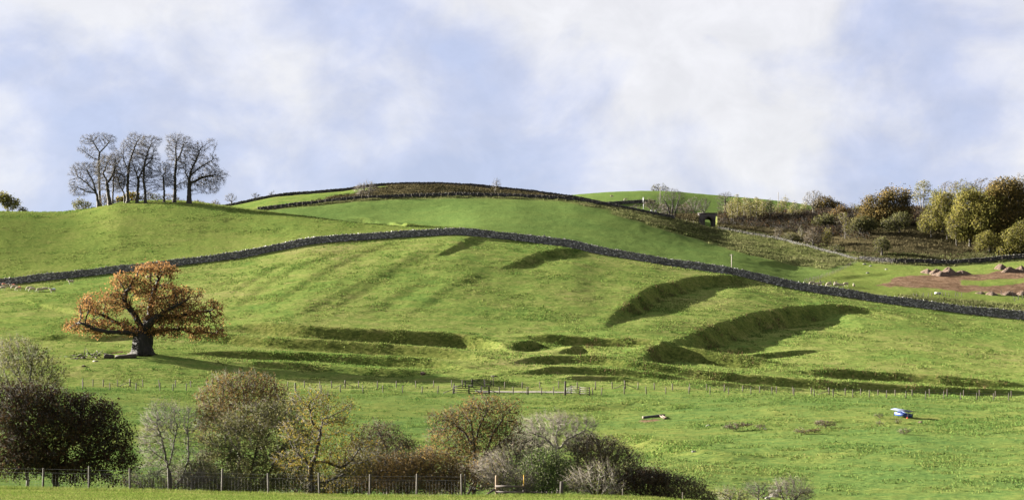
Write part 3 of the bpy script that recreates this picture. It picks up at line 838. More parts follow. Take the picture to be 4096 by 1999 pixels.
# ------------------------------------------------------------------ the great oak
oak = tree("oak_tree", "huge gnarled oak with copper autumn leaves standing alone on the pasture", (572, 1420),
     [(625, 1078, 92, 26), (680, 1092, 45, 18), (490, 1122, 56, 34), (560, 1140, 60, 35), (660, 1180, 110, 50), (750, 1185, 65, 48), (420, 1212, 105, 45), (350, 1235, 45, 28), (318, 1300, 62, 30),
      (450, 1298, 80, 24), (842, 1240, 52, 45), (862, 1300, 38, 42), (790, 1290, 70, 36), (700, 1262, 100, 42), (555, 1322, 55, 22), (615, 1335, 40, 16), (640, 1305, 60, 26), (480, 1328, 60, 15), (400, 1332, 70, 17), (325, 1322, 45, 18), (680, 1336, 60, 14), (800, 1334, 62, 20), (870, 1335, 36, 20), (600, 1240, 60, 40), (480, 1180, 40, 24)],
     stems=[[(572, 1420), (571, 1380), (573, 1350), (574, 1330)],
            [(570, 1332), (560, 1296), (528, 1245), (497, 1212), (500, 1188), (506, 1166), (520, 1150)], [(515, 1228), (522, 1200), (528, 1182)],
            [(580, 1332), (605, 1290, -1.0), (651, 1262, -2), (700, 1235, -3), (760, 1205, -3.5)], [(640, 1268, -1.5), (720, 1262, 1.5), (780, 1245, 2), (840, 1238, 2)],
            [(562, 1345), (520, 1332, -2), (464, 1331, -3), (425, 1327, -3), (395, 1320, -3), (332, 1291, -3)],
            [(566, 1336), (534, 1315, 1), (464, 1291, 2), (420, 1268, 3), (380, 1248, 3)],
            [(585, 1340), (640, 1320, 1), (724, 1313, 2), (764, 1330, 2.5), (800, 1322, 3), (850, 1330, 3)],
            [(578, 1330), (590, 1250, 2), (600, 1195, 2), (614, 1141, 2), (628, 1112, 2)], [(576, 1330), (560, 1250, 4), (540, 1190, 5), (500, 1140, 5)], [(600, 1200, 2), (660, 1180, 4), (710, 1160, 5)]],
     trunk_r=1.42, n=1900, step=0.36, kill=1.4, leaf=L_OAK, nleaf=8, leaf_size=0.31, leaf_spread=0.42, bark=BARK['oak'], seed=11, jitter=0.30, trop=0.03, rt=0.032, ymin=300, flare=0.5, gnarl=0.2, shell=0.62, leaf_r=2.0,
     twig=TW_DARK, ntwig=1, twig_len=0.7, twig_w=0.018, depth=0.85)

# ------------------------------------------------------------------ clump of bare sycamores on the hilltop
HG = "bare trees of the hilltop clump"
def syc(label, base, env, stems, seed, r=0.42, n=420, **kw):
    env = [(u, v, ru * 1.3, rv * 1.22) for u, v, ru, rv in env]
    a = dict(trunk_r=r, n=int(n * 2.3), step=0.33, kill=1.35, bark=BARK['dark'], twig=TW_DARK, ntwig=5, twig_len=1.1, twig_w=0.013, jitter=0.36, trop=0.08, rt=0.02, ymin=500, group=HG, flare=0.7, shell=0.6, depth=0.75, twig_up=0.2)
    a.update(kw)
    return tree("bare_tree", label, base, env, stems, seed=seed, **a)
syc("tall bare tree with a winding top at the clump's outer end", (402, 822), [(350, 560, 26, 18), (400, 558, 42, 22), (440, 560, 24, 18), (375, 590, 22, 14), (330, 600, 18, 12), (405, 650, 26, 30), (450, 590, 16, 16), (360, 620, 20, 14)],
    [[(402, 822), (398, 770), (396, 700), (395, 640), (398, 610), (380, 580), (368, 560)], [(396, 640), (370, 632), (345, 612)], [(398, 612), (420, 588), (440, 565)]], 21, 0.5, 420)
syc("low wide-spreading bare tree leaning outwards at the clump's edge", (394, 824), [(300, 690, 34, 18), (330, 680, 40, 26), (290, 740, 16, 26), (340, 740, 50, 26), (320, 765, 40, 16), (375, 700, 30, 40), (360, 670, 30, 18)],
    [[(394, 824), (388, 780), (378, 765), (350, 735), (310, 705)], [(384, 772), (340, 765), (305, 745)], [(388, 775), (370, 720), (345, 680)]], 22, 0.4, 430)
syc("bare tree with thick bent trunk second in the clump", (440, 820), [(430, 680, 40, 40), (445, 640, 34, 22), (470, 720, 24, 30), (420, 740, 30, 22), (460, 625, 20, 14)],
    [[(440, 820), (432, 770), (426, 720), (412, 695), (430, 650)], [(428, 735), (450, 700), (460, 660)]], 23, 0.5, 380, leaf=L_RUST, nleaf=1, leaf_size=0.25, leaf_prob=0.25)
syc("thin bare tree close behind the thick bent trunk", (450, 815), [(465, 690, 28, 40), (470, 740, 22, 30), (455, 640, 22, 20)], [[(450, 815), (452, 760), (455, 710), (462, 670)]], 24, 0.26, 260)
syc("slim crooked bare tree leaning towards its tall neighbour", (499, 811), [(480, 720, 24, 34), (470, 690, 18, 24), (500, 690, 14, 20)], [[(499, 811), (495, 770), (478, 742), (470, 710)], [(490, 762), (500, 730), (496, 700)]], 25, 0.24, 220)
syc("tall slender bare tree with a high domed crown mid clump", (511, 811), [(545, 560, 36, 24), (515, 580, 26, 22), (500, 610, 26, 24), (535, 610, 36, 26), (510, 650, 28, 24), (570, 575, 18, 16), (525, 680, 26, 20), (500, 720, 24, 22), (530, 740, 20, 18)],
    [[(511, 811), (510, 750), (513, 690), (518, 650), (535, 600), (548, 565)], [(514, 680), (495, 645), (492, 615)]], 26, 0.42, 420)
syc("forked bare tree in the middle of the clump", (548, 812), [(560, 690, 40, 30), (575, 640, 34, 34), (540, 670, 26, 30), (580, 700, 26, 24), (560, 740, 26, 18)],
    [[(548, 812), (550, 770), (554, 720), (545, 690), (528, 650), (540, 600)], [(554, 715), (572, 680), (585, 640)]], 27, 0.4, 360)
syc("tall bare tree whose crown fans out to a flat top", (582, 812), [(600, 570, 34, 22), (625, 565, 20, 14), (590, 610, 34, 30), (610, 640, 26, 34), (595, 690, 30, 40), (620, 690, 18, 30), (610, 745, 26, 22), (600, 770, 20, 14)],
    [[(582, 812), (580, 760), (574, 720), (576, 660), (590, 610), (605, 575)], [(576, 670), (605, 640), (615, 600)]], 28, 0.38, 440)
syc("short bare tree with a round dark crown between the two groups", (657, 809), [(655, 690, 24, 34), (665, 720, 26, 26), (645, 740, 16, 20), (670, 680, 14, 22)], [[(657, 809), (656, 760), (655, 730), (652, 700)]], 29, 0.3, 260, leaf=L_DULL, nleaf=2, leaf_size=0.22, leaf_prob=0.4)
syc("tall bare tree with a mushroom-shaped top near the clump's end", (696, 809), [(700, 555, 32, 18), (735, 565, 28, 20), (710, 590, 36, 24), (690, 610, 24, 30), (745, 590, 24, 16), (700, 650, 30, 26), (725, 640, 24, 34), (690, 690, 30, 24), (715, 740, 30, 20), (680, 720, 22, 22)],
    [[(696, 809), (700, 770), (700, 700), (704, 650), (703, 605), (705, 565)], [(704, 650), (725, 610), (735, 575)], [(701, 745), (725, 730), (745, 725)]], 30, 0.46, 460)
syc("broad heavy bare tree spreading at the clump's downhill end", (757, 813), [(800, 600, 30, 26), (840, 580, 22, 20), (770, 640, 46, 34), (820, 650, 46, 36), (850, 700, 46, 24), (885, 700, 26, 12), (800, 710, 60, 34), (830, 750, 40, 24), (750, 690, 34, 36), (880, 730, 22, 12), (770, 600, 24, 20)],
    [[(757, 813), (757, 760), (758, 715), (765, 680), (785, 640), (800, 600)], [(760, 700), (800, 670), (850, 640)], [(758, 735), (810, 710), (860, 700)], [(758, 725), (742, 690), (740, 650)]], 31, 0.6, 640, leaf=L_DULL, nleaf=2, leaf_size=0.25, leaf_prob=0.45)

# trees standing beyond the hilltop, only their heads showing
def back(label, base, env, seed, Y=690, name="background_tree", **kw):
    a = dict(trunk_r=0.25, n=260, step=0.36, kill=1.35, bark=BARK['grey'], twig=TW_GREY, ntwig=3, twig_len=0.9, twig_w=0.022, rt=0.022, Y=Y, flare=0.3)
    a.update(kw)
    return tree(name, label, base, env, None, seed=seed, **a)
back("yellow-topped bushy tree at the picture's edge behind the hill brow", (30, 880), [(20, 800, 36, 28), (45, 815, 34, 26), (0, 790, 26, 22)], 41, leaf=L_YGRN, nleaf=7, leaf_size=0.5, leaf_spread=0.6, n=260)
back("low grey-green bush beside the yellow-topped tree", (92, 880), [(90, 842, 20, 14)], 42, leaf=L_OLIVE, nleaf=5, leaf_size=0.45, n=90)
back("pale green straggly tree seen below the clump's outer trees", (330, 880), [(325, 820, 36, 26), (305, 810, 18, 20), (360, 830, 30, 22)], 43, leaf=L_WILL, nleaf=4, leaf_size=0.45, leaf_prob=0.6, twig=TW_PALE)
back("grey leafless tree seen between the first trunks of the clump", (425, 880), [(420, 800, 24, 24), (440, 815, 24, 22)], 44, leaf=L_DULL, nleaf=3, leaf_size=0.4, leaf_prob=0.5)
back("golden tree glimpsed behind the clump's slender trunks", (490, 880), [(490, 805, 28, 26), (535, 790, 26, 24)], 45, leaf=L_YELL, nleaf=6, leaf_size=0.5)
back("grey-green round tree behind the middle of the clump", (610, 880), [(600, 795, 40, 30), (630, 800, 26, 24)], 46, leaf=L_OLIVE, nleaf=3, leaf_size=0.45, leaf_prob=0.6)
back("purplish bare tree between the clump's two groups", (690, 880), [(680, 800, 36, 28), (715, 810, 32, 20)], 47, leaf=L_DULL, nleaf=3, leaf_size=0.4, leaf_prob=0.6)
back("pale olive bush at the downhill foot of the clump", (800, 880), [(790, 820, 34, 18), (830, 826, 22, 14)], 48, leaf=L_WILL, nleaf=5, leaf_size=0.4, leaf_prob=0.8)
back("small bare thorn just below the end of the clump", (865, 870), [(862, 818, 22, 18)], 49, n=120, leaf=L_DULL, nleaf=2, leaf_size=0.3)
back("small round thorn tree on the brow before the skyline wall", (923, 860), [(922, 792, 26, 18)], 50, n=160, bark=BARK['dark'], twig=TW_DARK)
back("small flat-topped thorn tree above the start of the skyline wall", (1021, 830), [(1022, 781, 20, 10)], 51, Y=668, n=110, bark=BARK['dark'], twig=TW_DARK)
back("smallest wind-bent thorn perched on the skyline wall", (1086, 800), [(1085, 775, 14, 8), (1092, 770, 8, 7)], 52, Y=668, n=80, bark=BARK['dark'], twig=TW_DARK)

# ------------------------------------------------------------------ scrub and trees of the upper bank, bridge and far hill
def far(label, base, env, seed, stems=None, **kw):
    a = dict(trunk_r=0.3, n=260, step=0.33, kill=1.35, bark=BARK['grey'], twig=TW_GREY, ntwig=3, twig_len=0.8, twig_w=0.020, rt=0.022, ymin=575, flare=0.4, name="bare_tree")
    a.update(kw); nm = a.pop('name')
    return tree(nm, label, base, env, stems, seed=seed, **a)
far("large grey leafless bush on the brown bank below the skyline", (1465, 792), [(1465, 755, 46, 28), (1490, 760, 30, 24), (1440, 765, 26, 20)], 60, stems=[[(1465, 792), (1462, 775), (1455, 755)], [(1470, 792), (1478, 770), (1488, 750)], [(1455, 792), (1445, 775), (1435, 760)]],
    name="leafless_bush", cat="bush", n=420, twig=TW_GREY, ntwig=3, twig_up=0.8, trunk_r=0.12, twig_len=1.2)
far("small grey leafless tree alone on the skyline bank", (1984, 770), [(1986, 733, 20, 20), (1980, 742, 14, 16)], 61, stems=[[(1984, 770), (1983, 755), (1985, 740)], [(1981, 770), (1976, 750)]], n=200, trunk_r=0.12, twig=TW_GREY, twig_up=0.9)
far("dark wind-shaped tree on top of the far hill", (2640, 783), [(2636, 750, 32, 16), (2655, 756, 24, 14), (2618, 756, 18, 12), (2638, 765, 16, 12)], 62, Y=895, stems=[[(2640, 783), (2638, 768), (2630, 752)], [(2639, 772), (2652, 757)]], n=300, bark=BARK['dark'], twig=TW_DARK, leaf=L_OLIVE, nleaf=2, leaf_prob=0.35, leaf_size=0.4)
far("fan-shaped three-stemmed bare tree at the wall's downhill end", (2684, 900), [(2690, 780, 44, 28), (2650, 800, 30, 30), (2720, 790, 30, 26), (2690, 830, 44, 26), (2640, 840, 22, 20)], 63, Y=658,
    stems=[[(2684, 900), (2680, 860), (2668, 820), (2655, 800)], [(2688, 900), (2688, 850), (2692, 800)], [(2697, 898), (2700, 850), (2715, 800)]], n=460, trunk_r=0.28, bark=BARK['dark'], twig=TW_DARK, group=None)
far("low dark thorn bush by the mobile mast", (2548, 846), [(2545, 830, 22, 12), (2525, 832, 14, 9)], 64, Y=690, n=150, bark=BARK['dark'], twig=TW_DARK, leaf=L_DULL, nleaf=3, name="thorn_bush", cat="bush")
far("pale olive small tree beside the two grey cabinets", (2605, 858), [(2600, 815, 26, 22), (2625, 830, 24, 20)], 65, Y=700, n=200, leaf=L_OLIVE, nleaf=3, leaf_prob=0.6, leaf_size=0.3)
far("brownish thicket tree between the mast and the bridge", (2655, 862), [(2655, 835, 26, 20), (2680, 845, 20, 14)], 66, Y=712, n=180, leaf=L_DULL, nleaf=4, leaf_prob=0.7, leaf_size=0.3)
far("tangled olive thicket tree just before the bridge", (2735, 862), [(2735, 835, 26, 24), (2755, 845, 20, 16)], 67, Y=712, n=200, leaf=L_DULL, nleaf=4, leaf_prob=0.7, leaf_size=0.3)
far("round grey leafless tree behind the bridge's approach", (2785, 862), [(2775, 815, 32, 28), (2750, 825, 20, 22)], 68, Y=722, n=300, leaf=L_DULL, nleaf=1, leaf_prob=0.5)
far("dark round leafless tree directly behind the bridge", (2815, 862), [(2818, 815, 26, 26), (2805, 830, 26, 20)], 69, Y=726, n=280, twig=TW_DARK, bark=BARK['dark'], leaf=L_DULL, nleaf=2, leaf_prob=0.5)
far("layered bare tree rising just past the bridge parapet", (2902, 862), [(2903, 782, 32, 14), (2880, 800, 24, 18), (2920, 800, 24, 20), (2900, 825, 36, 24)], 70, Y=690, stems=[[(2902, 862), (2902, 830), (2900, 790)]], n=330, twig=TW_DARK, bark=BARK['dark'], leaf=L_DULL, nleaf=2, leaf_prob=0.6)
for k, (u, t, lab) in enumerate([(2925, 800, "slim pale-stemmed birch nearest the bridge on the embankment"), (2948, 775, "tallest pale birch of the embankment row, bare at its tip"), (2975, 790, "yellowing slim birch mid row on the embankment"),
                            (3000, 800, "thin birch with straw-coloured leaves on the embankment"), (3025, 785, "pale birch next to the dark pole on the embankment"), (3050, 800, "short yellow birch of the embankment row"),
                            (3080, 795, "dark-leaved slim tree beside the thin pole"), (3125, 800, "pale yellow wispy birch just past the thin pole"), (3165, 825, "low wispy tree before the leafless ash"), (3200, 835, "brown low shrub tree on the embankment crest")]):
    b = 895 if k < 6 else 880
    far(lab, (u, b), [(u, (t + b - 20) / 2, 18, (b - 20 - t) / 2), (u + 4, t + 18, 11, 16), (u - 6, t + 40, 16, 24)], 80 + k, Y=665 + 3 * (k % 3), n=190, trunk_r=0.13, bark=BARK['pale'] if k != 6 else BARK['dark'], twig=TW_YELL if k != 6 else TW_GREY, twig_w=0.024,
        leaf=L_YGRN if k != 6 else L_OLIVE, nleaf=3, leaf_size=0.34, leaf_prob=0.75, group="slim trees on the railway embankment", name="birch_tree", stems=[[(u, b), (u + 2, (b + t) / 2), (u, t + 8)]])
ordn = ["first", "second", "third", "fourth", "fifth", "sixth", "seventh", "eighth", "ninth", "tenth", "eleventh"]
rb = np.random.default_rng(50)
for k, u in enumerate([2912, 2936, 2961, 2988, 3012, 3038, 3064, 3095, 3140, 3180, 3222]):
    t = 800 + rb.integers(-14, 22); b = 880
    far("straw-coloured wispy tree, " + ordn[k] + " from the bridge in the back row on the embankment", (u, b), [(u, (t + 855) / 2, 20, (855 - t) / 2 + 6), (u + rb.integers(-8, 8), t + 14, 12, 16)], 140 + k, Y=684 + 2 * (k % 4), n=170, trunk_r=0.11, bark=BARK['pale'], twig=TW_YELL, twig_w=0.02,
        leaf=L_YGRN if k % 3 else L_DULL, nleaf=2, leaf_size=0.32, leaf_prob=0.6, group="slim trees on the railway embankment", name="birch_tree", stems=[[(u, b), (u + 2, (b + t) / 2), (u, t + 8)]])
far("leafless ash standing tall on the embankment crest", (3253, 880), [(3255, 790, 40, 32), (3230, 800, 22, 24), (3275, 805, 24, 24)], 95, Y=668, stems=[[(3253, 880), (3254, 840), (3252, 800)], [(3254, 845), (3272, 810)], [(3254, 842), (3232, 805)]], n=330, leaf=L_YGRN, nleaf=1, leaf_prob=0.2, trunk_r=0.26)
far("orange-brown rounded tree beside the leafless ash", (3310, 860), [(3300, 815, 44, 26), (3340, 825, 34, 20), (3270, 820, 24, 18)], 96, Y=690, n=300, leaf=L_RUST, nleaf=9, leaf_size=0.42, leaf_spread=0.55, name="autumn_tree")
far("purplish leafless tree right of the orange-brown one", (3402, 860), [(3400, 828, 28, 18), (3390, 836, 22, 14)], 97, Y=690, n=180, leaf=L_DULL, nleaf=1)
far("thin yellow-leaved tree on the shaded slope", (3381, 955), [(3380, 890, 32, 40), (3370, 870, 24, 24), (3395, 910, 22, 26)], 98, n=220, leaf=L_YGRN, nleaf=3, leaf_size=0.32, leaf_prob=0.6, trunk_r=0.14, stems=[[(3381, 955), (3381, 915), (3380, 870)]], name="autumn_tree")
far("big dark copper beech-like tree crowning the slope", (3560, 900), [(3580, 790, 66, 40), (3520, 820, 72, 40), (3600, 830, 46, 38), (3540, 860, 96, 38), (3480, 860, 48, 29), (3470, 890, 60, 22), (3620, 850, 26, 27)], 99, n=620, leaf=L_RUST, nleaf=8, leaf_size=0.52, leaf_spread=0.95, trunk_r=0.5, name="autumn_tree")
far("dark olive bushy tree low on the slope under the copper one", (3440, 935), [(3440, 895, 40, 28), (3470, 900, 36, 24), (3420, 905, 24, 18)], 100, n=260, leaf=L_OLIVE, nleaf=9, leaf_size=0.4, leaf_spread=0.5, name="autumn_tree")
far("tall slim pale birch cluster standing against the sky", (3685, 872), [(3690, 760, 36, 38), (3700, 735, 24, 18), (3670, 790, 28, 26), (3710, 800, 22, 30)], 101, Y=672, stems=[[(3685, 872), (3684, 830), (3680, 770)], [(3691, 872), (3692, 820), (3698, 745)], [(3678, 872), (3674, 830), (3668, 790)]], n=360, bark=BARK['pale'], twig=TW_YELL, leaf=L_WILL, nleaf=3, leaf_size=0.34, leaf_prob=0.7, trunk_r=0.17, name="birch_tree")
far("pale thin-leaved tree between the birch cluster and the wood", (3745, 880), [(3745, 800, 24, 40), (3750, 840, 30, 34), (3730, 850, 18, 26)], 102, Y=678, n=230, leaf=L_YGRN, nleaf=4, leaf_size=0.36, leaf_prob=0.8, twig=TW_YELL, name="autumn_tree")
far("tall bare-topped tree rising behind the yellow wood", (3840, 900), [(3845, 760, 53, 45), (3810, 780, 36, 40), (3880, 760, 36, 34)], 103, Y=705, n=380, twig=TW_GREY, leaf=L_YGRN, nleaf=3, leaf_size=0.36, leaf_prob=0.5)
far("grey bare-topped tree beside the dark corner tree", (3930, 900), [(3930, 755, 48, 45), (3905, 780, 31, 34)], 104, Y=705, n=320, twig=TW_GREY, leaf=L_DULL, nleaf=2, leaf_size=0.36, leaf_prob=0.5)
far("olive-yellow tree at the wood's near corner", (3790, 960), [(3790, 850, 60, 56), (3760, 880, 43, 45), (3820, 900, 48, 56), (3780, 800, 43, 34)], 105, n=480, leaf=L_YGRN, nleaf=7, leaf_size=0.42, leaf_spread=0.55, leaf_prob=0.85, name="autumn_tree", trunk_r=0.3)
far("bright yellow-green tree with a high rounded head", (3880, 985), [(3880, 830, 65, 67), (3850, 890, 60, 56), (3900, 900, 60, 67), (3870, 790, 43, 40)], 106, n=560, leaf=L_YGRN, nleaf=7, leaf_size=0.48, leaf_spread=0.95, name="autumn_tree", trunk_r=0.35)
far("second yellow-green tree leaning over the field wall", (3965, 990), [(3965, 830, 67, 72), (3940, 900, 60, 63), (4000, 890, 53, 67), (3985, 800, 41, 40)], 107, n=580, leaf=L_YGRN, nleaf=7, leaf_size=0.48, leaf_spread=0.95, name="autumn_tree", trunk_r=0.35)
far("tall dark russet tree at the corner of the wood", (4050, 990), [(4030, 760, 72, 49), (4060, 820, 72, 67), (4040, 880, 67, 78), (4085, 780, 60, 56), (4080, 920, 60, 67), (3990, 770, 48, 34)], 108, n=720, leaf=L_RUST, nleaf=8, leaf_size=0.52, leaf_spread=0.95, name="autumn_tree", trunk_r=0.5)
far("pale grey treetop in the very corner above the wood", (4105, 900), [(4100, 720, 48, 38), (4130, 770, 60, 67)], 109, Y=710, n=220, twig=TW_GREY, leaf=L_DULL, nleaf=2, leaf_prob=0.5)
far("small yellow tree leaning at the foot of the wood", (3826, 985), [(3822, 920, 34, 36), (3805, 900, 24, 26), (3835, 945, 22, 22)], 110, n=240, leaf=L_YGRN, nleaf=5, leaf_size=0.34, leaf_prob=0.8, trunk_r=0.14, name="autumn_tree", stems=[[(3826, 985), (3824, 950), (3820, 915)]])
far("low olive tree by the wood's lower edge", (3960, 1010), [(3945, 960, 48, 38), (3980, 975, 41, 29), (3925, 985, 29, 18)], 111, n=280, leaf=L_YGRN, nleaf=8, leaf_size=0.38, leaf_spread=0.5, name="autumn_tree")
far("yellow-olive rounded bush alone on the bracken slope", (3528, 1020), [(3525, 975, 32, 26), (3545, 985, 24, 18), (3515, 995, 20, 14)], 112, n=240, leaf=L_OLIVE, nleaf=8, leaf_size=0.34, leaf_spread=0.4, name="round_bush", cat="bush")
far("pinkish-grey twiggy bush above the boundary wall", (3112, 955), [(3112, 930, 17, 24)], 113, n=150, leaf=L_DULL, nleaf=3, leaf_size=0.3, twig=TW_PALE, name="twiggy_bush", cat="bush", twig_up=0.8)
far("slim pale sapling on the dark slope", (3204, 960), [(3204, 925, 11, 26)], 114, n=90, leaf=L_OLIVE, nleaf=2, leaf_size=0.3, twig=TW_PALE, bark=BARK['pale'], name="sapling", trunk_r=0.09)
far("large purplish-grey leafless bush above the boundary wall", (3252, 985), [(3250, 945, 34, 34), (3265, 960, 26, 24), (3230, 960, 20, 20)], 115, n=320, leaf=L_DULL, nleaf=3, leaf_size=0.28, name="leafless_bush", cat="bush", twig_up=0.7)
far("small yellow-leaved tree beside the purplish bush", (3311, 985), [(3311, 940, 18, 30), (3305, 955, 16, 22)], 116, n=150, leaf=L_YGRN, nleaf=5, leaf_size=0.32, trunk_r=0.1, name="autumn_tree")
far("low dark green scrub bush at the foot of the slope", (3165, 965), [(3160, 945, 26, 16), (3190, 950, 18, 12)], 117, n=150, leaf=L_OLIVE, nleaf=6, leaf_size=0.3, name="scrub_bush", cat="bush")
far("sprawling dark bush where the boundary wall turns", (3340, 1010), [(3335, 995, 26, 14), (3360, 1005, 20, 10)], 118, n=130, leaf=L_OLIVE, nleaf=6, leaf_size=0.28, name="scrub_bush", cat="bush")
far("tawny bush against the bridge's far wing wall", (2892, 905), [(2888, 880, 20, 24), (2905, 885, 18, 20)], 119, Y=670, n=180, leaf=L_BROWN, nleaf=6, leaf_size=0.3, name="scrub_bush", cat="bush")

far("yellowing tree filling the wood's edge next to the birches", (3725, 950), [(3725, 870, 40, 55), (3740, 830, 36, 40), (3700, 900, 30, 30)], 130, n=380, leaf=L_YGRN, nleaf=6, leaf_size=0.4, leaf_spread=0.6, leaf_prob=0.8, name="autumn_tree", trunk_r=0.25)
far("bare grey treetops at the back of the wood", (3800, 890), [(3800, 765, 44, 44), (3770, 800, 36, 40)], 131, Y=715, n=320, twig=TW_GREY, leaf=L_DULL, nleaf=2, leaf_prob=0.5)
far("olive tree low at the picture edge under the russet one", (4060, 1020), [(4060, 960, 60, 50), (4095, 940, 50, 60), (4030, 985, 40, 36)], 132, n=420, leaf=L_YGRN, nleaf=7, leaf_size=0.42, leaf_spread=0.6, name="autumn_tree", trunk_r=0.25)
far("dark brown tree head between the yellow trees and the corner", (3990, 940), [(3985, 790, 44, 50), (4010, 850, 50, 60)], 133, Y=675, n=420, leaf=L_RUST, nleaf=8, leaf_size=0.44, leaf_spread=0.7, name="autumn_tree", trunk_r=0.3)
far("olive scrub tree on the crest before the copper tree", (3455, 870), [(3450, 845, 40, 24), (3425, 858, 26, 16)], 134, Y=672, n=220, leaf=L_OLIVE, nleaf=7, leaf_size=0.38, leaf_spread=0.5, name="autumn_tree")

for k, (u, v, env, lf, lab) in enumerate([
    (3850, 960, [(3840, 860, 50, 60), (3860, 810, 36, 36)], L_YGRN, "pale olive tree squeezed between the yellow-green trees"),
    (3925, 960, [(3925, 870, 44, 60), (3915, 800, 34, 36)], L_YGRN, "golden-olive tree in the gap behind the second yellow-green tree"),
    (3770, 930, [(3770, 830, 40, 44), (3755, 780, 28, 30)], L_WILL, "pale straw-leaved tree above the wood's near corner"),
    (4085, 960, [(4085, 850, 60, 70), (4060, 790, 40, 40)], L_RUST, "brown tree filling the corner below the pale grey treetop"),
    (3600, 930, [(3600, 880, 44, 30), (3560, 900, 40, 24)], L_OLIVE, "dark olive bush tree under the copper tree's downhill side"),
    (3360, 880, [(3360, 850, 30, 24), (3340, 858, 24, 16)], L_BROWN, "tan low tree between the orange-brown and purplish trees"),
    (3310, 905, [(3310, 880, 34, 22), (3280, 885, 26, 18)], L_OLIVE, "olive scrub tree just under the embankment crest")]):
    far(lab, (u, v), env, 160 + k, n=340, leaf=lf, nleaf=6, leaf_size=0.42, leaf_spread=0.6, leaf_prob=0.8, name="autumn_tree", trunk_r=0.25)

# undergrowth coloured dark for the embankment slope's shade below the birches, and bracken
def scatter_cells(mask, n, r, w=None):
    """random points on the land, one weight per cell"""
    mk = mask[:-1, :-1].astype(float)
    area = (Yg[1:, :-1] - Yg[:-1, :-1]) * (Xg[:-1, 1:] - Xg[:-1, :-1])
    p = (mk * area).ravel(); p /= p.sum()
    c = np.searchsorted(np.cumsum(p), r.random(n)); c = np.minimum(c, p.size - 1)
    i, j = np.divmod(c, NU - 1)
    a, b = r.random(n), r.random(n)
    def lerp(G): return (G[i, j] * (1 - a) * (1 - b) + G[i, j + 1] * (1 - a) * b + G[i + 1, j] * a * (1 - b) + G[i + 1, j + 1] * a * b)
    return np.stack([lerp(Xg), lerp(Yg), lerp(Zg)], 1)

def blades(points, nb, hgt, width, spread, r, lean=0.5):
    k = np.repeat(np.arange(len(points)), nb)
    n = len(k)
    ang = r.random(n) * 2 * math.pi
    base = points[k] + np.stack([r.normal(0, spread, n), r.normal(0, spread, n), np.full(n, -0.02)], 1)
    w = width * r.uniform(0.6, 1.4, n)
    a = np.stack([np.cos(ang), np.sin(ang), np.zeros(n)], 1)
    H = hgt * r.uniform(0.5, 1.3, n)
    tip = base + np.stack([r.normal(0, lean, n) * H, r.normal(0, lean, n) * H, H], 1)
    V = np.stack([base - a * w[:, None], base + a * w[:, None], tip], 1).reshape(-1, 3)
    return V, np.arange(n * 3).reshape(-1, 3)

def blade_mat(name, stops, trans=0.45, big=0.06):
    return leaf_mat(name, stops, trans * 0.5, big)
G_HILL = blade_mat("grass_blade_hill", [(0.2, (0.049, 0.093, 0.021)), (0.5, (0.086, 0.122, 0.028)), (0.9, (0.148, 0.142, 0.054))])
G_NEAR = blade_mat("grass_blade_near", [(0.2, (0.041, 0.080, 0.021)), (0.5, (0.067, 0.103, 0.025)), (0.9, (0.117, 0.121, 0.039))])
G_UP = blade_mat("grass_blade_upper", [(0.2, (0.054, 0.092, 0.022)), (0.5, (0.074, 0.112, 0.028)), (0.9, (0.103, 0.128, 0.035))])
G_ROUGH = blade_mat("grass_blade_rough", [(0.2, (0.037, 0.048, 0.015)), (0.5, (0.072, 0.077, 0.032)), (0.9, (0.115, 0.111, 0.054))])
G_BRACK = blade_mat("bracken_frond", [(0.2, (0.014, 0.015, 0.008)), (0.5, (0.040, 0.034, 0.018)), (0.9, (0.079, 0.066, 0.036))], 0.3)
G_STALK = blade_mat("dead_stalk", [(0.2, (0.045, 0.026, 0.016)), (0.5, (0.085, 0.050, 0.030)), (0.9, (0.130, 0.085, 0.055))], 0.2)
G_FORE = blade_mat("grass_blade_fore", [(0.2, (0.052, 0.084, 0.014)), (0.5, (0.087, 0.113, 0.023)), (0.9, (0.146, 0.137, 0.054))], 0.5, 0.3)
vis = (Ug > -60) & (Ug < 4160) & (Vg < 2040)
r_ = np.random.default_rng(91)
def stuff(name, mask, n, nb, hgt, w, spread, mat, label, lean=0.5):
    V, F = blades(scatter_cells(mask, n, r_), nb, hgt, w, spread, r_, lean)
    o = obj(name, make_mesh(name, V, [F]), mat)
    return tag(o, label, None, None, "stuff")
clump = vnoise(Xg / 3.0, Yg / 3.0, 61) + 0.7 * vnoise(Xg / 11, Yg / 11, 62)
dens = np.clip(0.25 + 2.4 * clump, 0.04, 2.2)
hillm = vis & (T2 > 7.6) & (T2 < 12.2) & ~((Ug > 1850) & (T2 > 11)) & (soil < 0.3)
stuff("hill_grass", dens * hillm, 43000, 4, 0.19, 0.07, 0.18, G_HILL, "tussocky yellow-green grass over the terraced hillside")
stuff("hill_tussocks", np.clip(0.15 + 2.2 * clump, 0.02, 2) * hillm, 9000, 5, 0.32, 0.10, 0.10, G_HILL, "scattered taller grass tussocks on the terraced hillside", 0.4)
stuff("field_tussocks", np.clip(0.15 + 2.2 * clump, 0.02, 2) * (vis & (T2 > 5.0) & (T2 <= 7.6) & (soil < 0.3)), 3600, 5, 0.24, 0.08, 0.09, G_NEAR, "scattered taller grass tussocks on the near pasture", 0.4)
stuff("bank_grass", np.clip(SCARPMASK, 0, 1) * vis * (Yg < 480) * dens, 11000, 5, 0.26, 0.07, 0.18, G_HILL, "coarse grass on the steep terrace banks")
stuff("field_grass", dens * (vis & (T2 > 5.0) & (T2 <= 7.6) & (soil < 0.3)), 34000, 4, 0.17, 0.055, 0.16, G_NEAR, "lush green grass of the near pasture")
